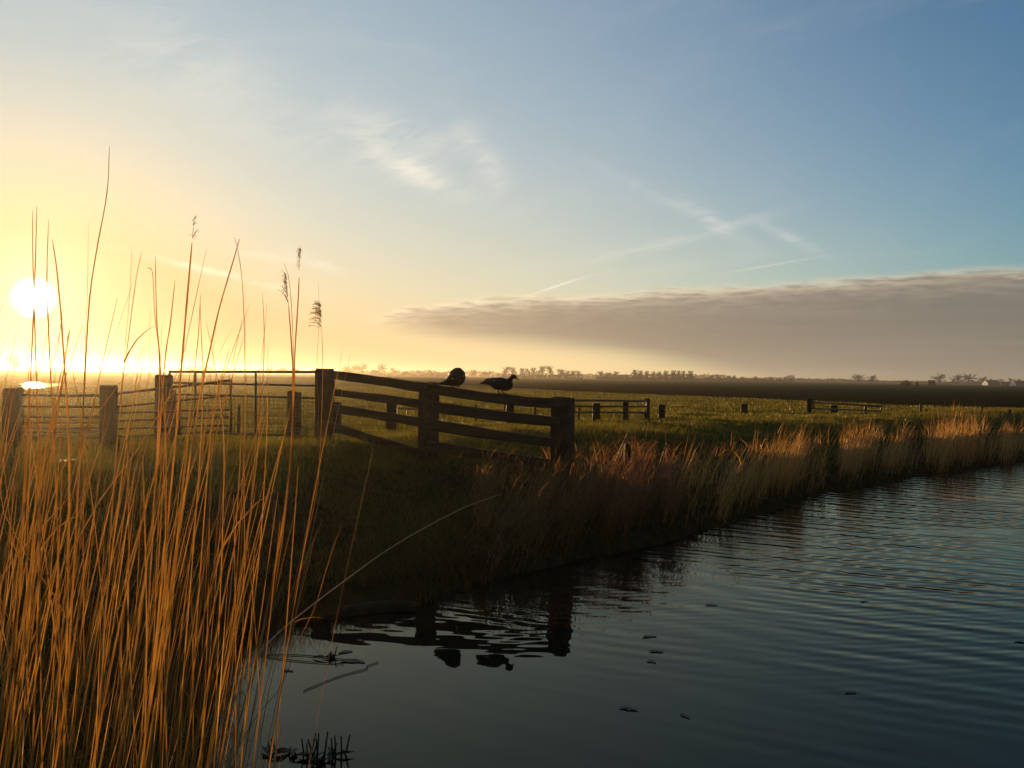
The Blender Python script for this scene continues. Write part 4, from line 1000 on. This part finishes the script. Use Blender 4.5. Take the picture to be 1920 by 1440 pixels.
# far hedge and wood line, one mass along the horizon
hx, hy, hz, hl = [], [], [], []
for k in range(26000):
    px = rng.uniform(-250, 2150); dd = rng.uniform(640, 820); prof = 4.5 + 9 * max(0, vnoise(np.array([px / 60.]), np.array([3.]), 5)[0] - .25) + 5 * vnoise(np.array([px / 14.]), np.array([8.]), 6)[0]
    if px > 1490: prof *= .55
    if px > 1310 and px < 1490: prof *= 1.2
    a = P(px, horizon(px), dd); hx.append(a.x); hy.append(a.y); hz.append(.9 + prof * .34 * rng.random()); hl.append(rng.uniform(.8, 1.7))
for lo_, hi_, hh, dd0, cnt in ((1118, 1310, 2.0, 410, 1500), (940, 1092, 2.0, 445, 900), (640, 850, 1.6, 470, 700), (340, 400, 2.2, 440, 300), (1310, 1490, 1.7, 460, 1200)):
    for k in range(cnt):                     # undergrowth below the rows of trees
        px = rng.uniform(lo_, hi_); dd = dd0 + rng.uniform(-8, 14); pr = hh * (.35 + .9 * vnoise(np.array([px / 17.]), np.array([4.]), 9)[0])
        a = P(px, horizon(px), dd); hx.append(a.x); hy.append(a.y); hz.append(.9 + pr * rng.random()); hl.append(rng.uniform(.4, .9))
n = len(hx); v_, f_ = blades(np.c_[hx, hy, hz], np.array(hl), np.full(n, .95), rng.uniform(0, 6.28, n), rng.uniform(0, 1, n), rng.uniform(0, .6, n))
tag(link('far_hedge', np_mesh('far_hedge', v_, f_, MAT['hedge'], np.repeat(rng.random(n), 5))), 'continuous low line of far hedges and woods on the horizon', 'hedge', kind='stuff')
def house(name, x_, ybase_d, L_, D_, hw, hr, rz, wall, roof, label, cat, gable=None):
    ybase_d *= .6; L_, D_, hw, hr = L_ * .6, D_ * .6, hw * .6, hr * .6; a = P(x_, horizon(x_), ybase_d); root = empty(name, (a.x, a.y, 1.0), rz); tag(root, label, cat, 'farm buildings on the horizon')
    l, d_ = L_ / 2, D_ / 2
    mb = MB().hexa([(-l, -d_, hw), (l, -d_, hw), (l, -d_, 0), (-l, -d_, 0), (-l, d_, hw), (l, d_, hw), (l, d_, 0), (-l, d_, 0)]); mb.build('wall', wall, root, origin=(0, 0, 0))
    mb = MB(); e = .25
    for s_ in (-1, 1):
        mb.hexa([(-l - .05, s_ * (d_ + e), hw - .15), (l + .05, s_ * (d_ + e), hw - .15), (l + .05, 0, hw + hr), (-l - .05, 0, hw + hr),
                 (-l - .05, s_ * (d_ + e), hw + .05), (l + .05, s_ * (d_ + e), hw + .05), (l + .05, 0, hw + hr + .2), (-l - .05, 0, hw + hr + .2)])
    rf_ = mb.build('roof', roof, root, origin=(0, 0, 0))
    for sx in (-1, 1):
        x0, x1 = sx * (l - .02), sx * (l + .03)
        mb = MB(); b_ = len(mb.v); mb.v += [Vector(q_) for q_ in ((x0, -d_, hw), (x0, d_, hw), (x0, 0, hw + hr), (x1, -d_, hw), (x1, d_, hw), (x1, 0, hw + hr), (x0, -d_, 0), (x0, d_, 0), (x1, -d_, 0), (x1, d_, 0))]
        mb.f += [(3, 4, 5), (2, 1, 0), (0, 3, 5, 2), (4, 1, 2, 5), (8, 9, 4, 3), (0, 1, 7, 6), (6, 8, 3, 0), (1, 4, 9, 7)]
        mb.build('gable', gable or wall, root, origin=(0, 0, 0))
    if gable:
        MB().hexa([(-.3, -.3, hw + hr + 1.0), (.3, -.3, hw + hr + 1.0), (.3, -.3, hw + hr - .4), (-.3, -.3, hw + hr - .4), (-.3, .3, hw + hr + 1.0), (.3, .3, hw + hr + 1.0), (.3, .3, hw + hr - .4), (-.3, .3, hw + hr - .4)]).build('chimney', roof, rf_, origin=(0, 0, 0))
        for k in range(3):
            xx = -l + L_ * (k + .8) / 3.6
            MB().hexa([(xx - .5, -d_ - .03, hw - .5), (xx + .5, -d_ - .03, hw - .5), (xx + .5, -d_ - .03, hw - 1.5), (xx - .5, -d_ - .03, hw - 1.5), (xx - .5, -d_ + .1, hw - .5), (xx + .5, -d_ + .1, hw - .5), (xx + .5, -d_ + .1, hw - 1.5), (xx - .5, -d_ + .1, hw - 1.5)]).build('window', MAT['glass'], root, origin=(0, 0, 0))
house('farmhouse', 1858, 760, 12, 7, 1.9, 2.6, R(12), MAT['darkwall'], MAT['tile'], 'dark-roofed farmhouse with a sunlit white gable, left one of two', 'farmhouse', MAT['white'])
house('farmhouse', 1911, 740, 13, 7, 1.8, 2.5, R(12), MAT['darkwall'], MAT['tile'], 'dark-roofed farmhouse with a white gable at the right picture edge', 'farmhouse', MAT['white'])
house('barn', 1886, 760, 10, 6, 1.5, 1.6, R(8), MAT['darkwall'], MAT['tile'], 'low dark barn between the two white gables', 'barn')
house('shed', 1747, 470, 3.4, 2.8, 2.1, .7, R(-26), MAT['darkwall'], MAT['darkwall'], 'small dark field shed right of the rounded bush', 'shed')
house('barn', 1163, 770, 15, 9, 1.8, 2.6, R(-8), MAT['darkwall'], MAT['tile'], 'low dark barn under the trees left of the avenue', 'barn')
house('barn', 1282, 690, 18, 9, 1.3, 2.0, R(-12), MAT['darkwall'], MAT['tile'], 'long dark barn under the right end of the avenue', 'barn')
house('farmhouse', 806, 930, 9, 9, 1.2, 4.6, R(70), MAT['darkwall'], MAT['tile'], 'steep dark farm roof left of the hunched duck', 'farmhouse')
house('farmhouse', 705, 930, 10, 9, 1.5, 4.2, R(60), MAT['darkwall'], MAT['tile'], 'steep dark farm roof above the left end of the plank fence', 'farmhouse')

# ------------------------------------------------------------------ haze: one even, closed box of air round everything
m, t, out = new_mat('haze_air'); pv_ = t.nodes.new('ShaderNodeVolumePrincipled')
pv_.inputs['Color'].default_value = (1.0, .95, .86, 1); pv_.inputs['Density'].default_value = HAZE_DENSITY
pv_.inputs['Anisotropy'].default_value = HAZE_G
t.links.new(pv_.outputs[0], out.inputs['Volume'])
mb = MB().hexa([(-4000, -4000, 8), (4000, -4000, 8), (4000, -4000, -3), (-4000, -4000, -3), (-4000, 4000, 8), (4000, 4000, 8), (4000, 4000, -3), (-4000, 4000, -3)])
tag(mb.build('haze', m), 'thin golden evening haze over the fields', 'haze', kind='stuff')
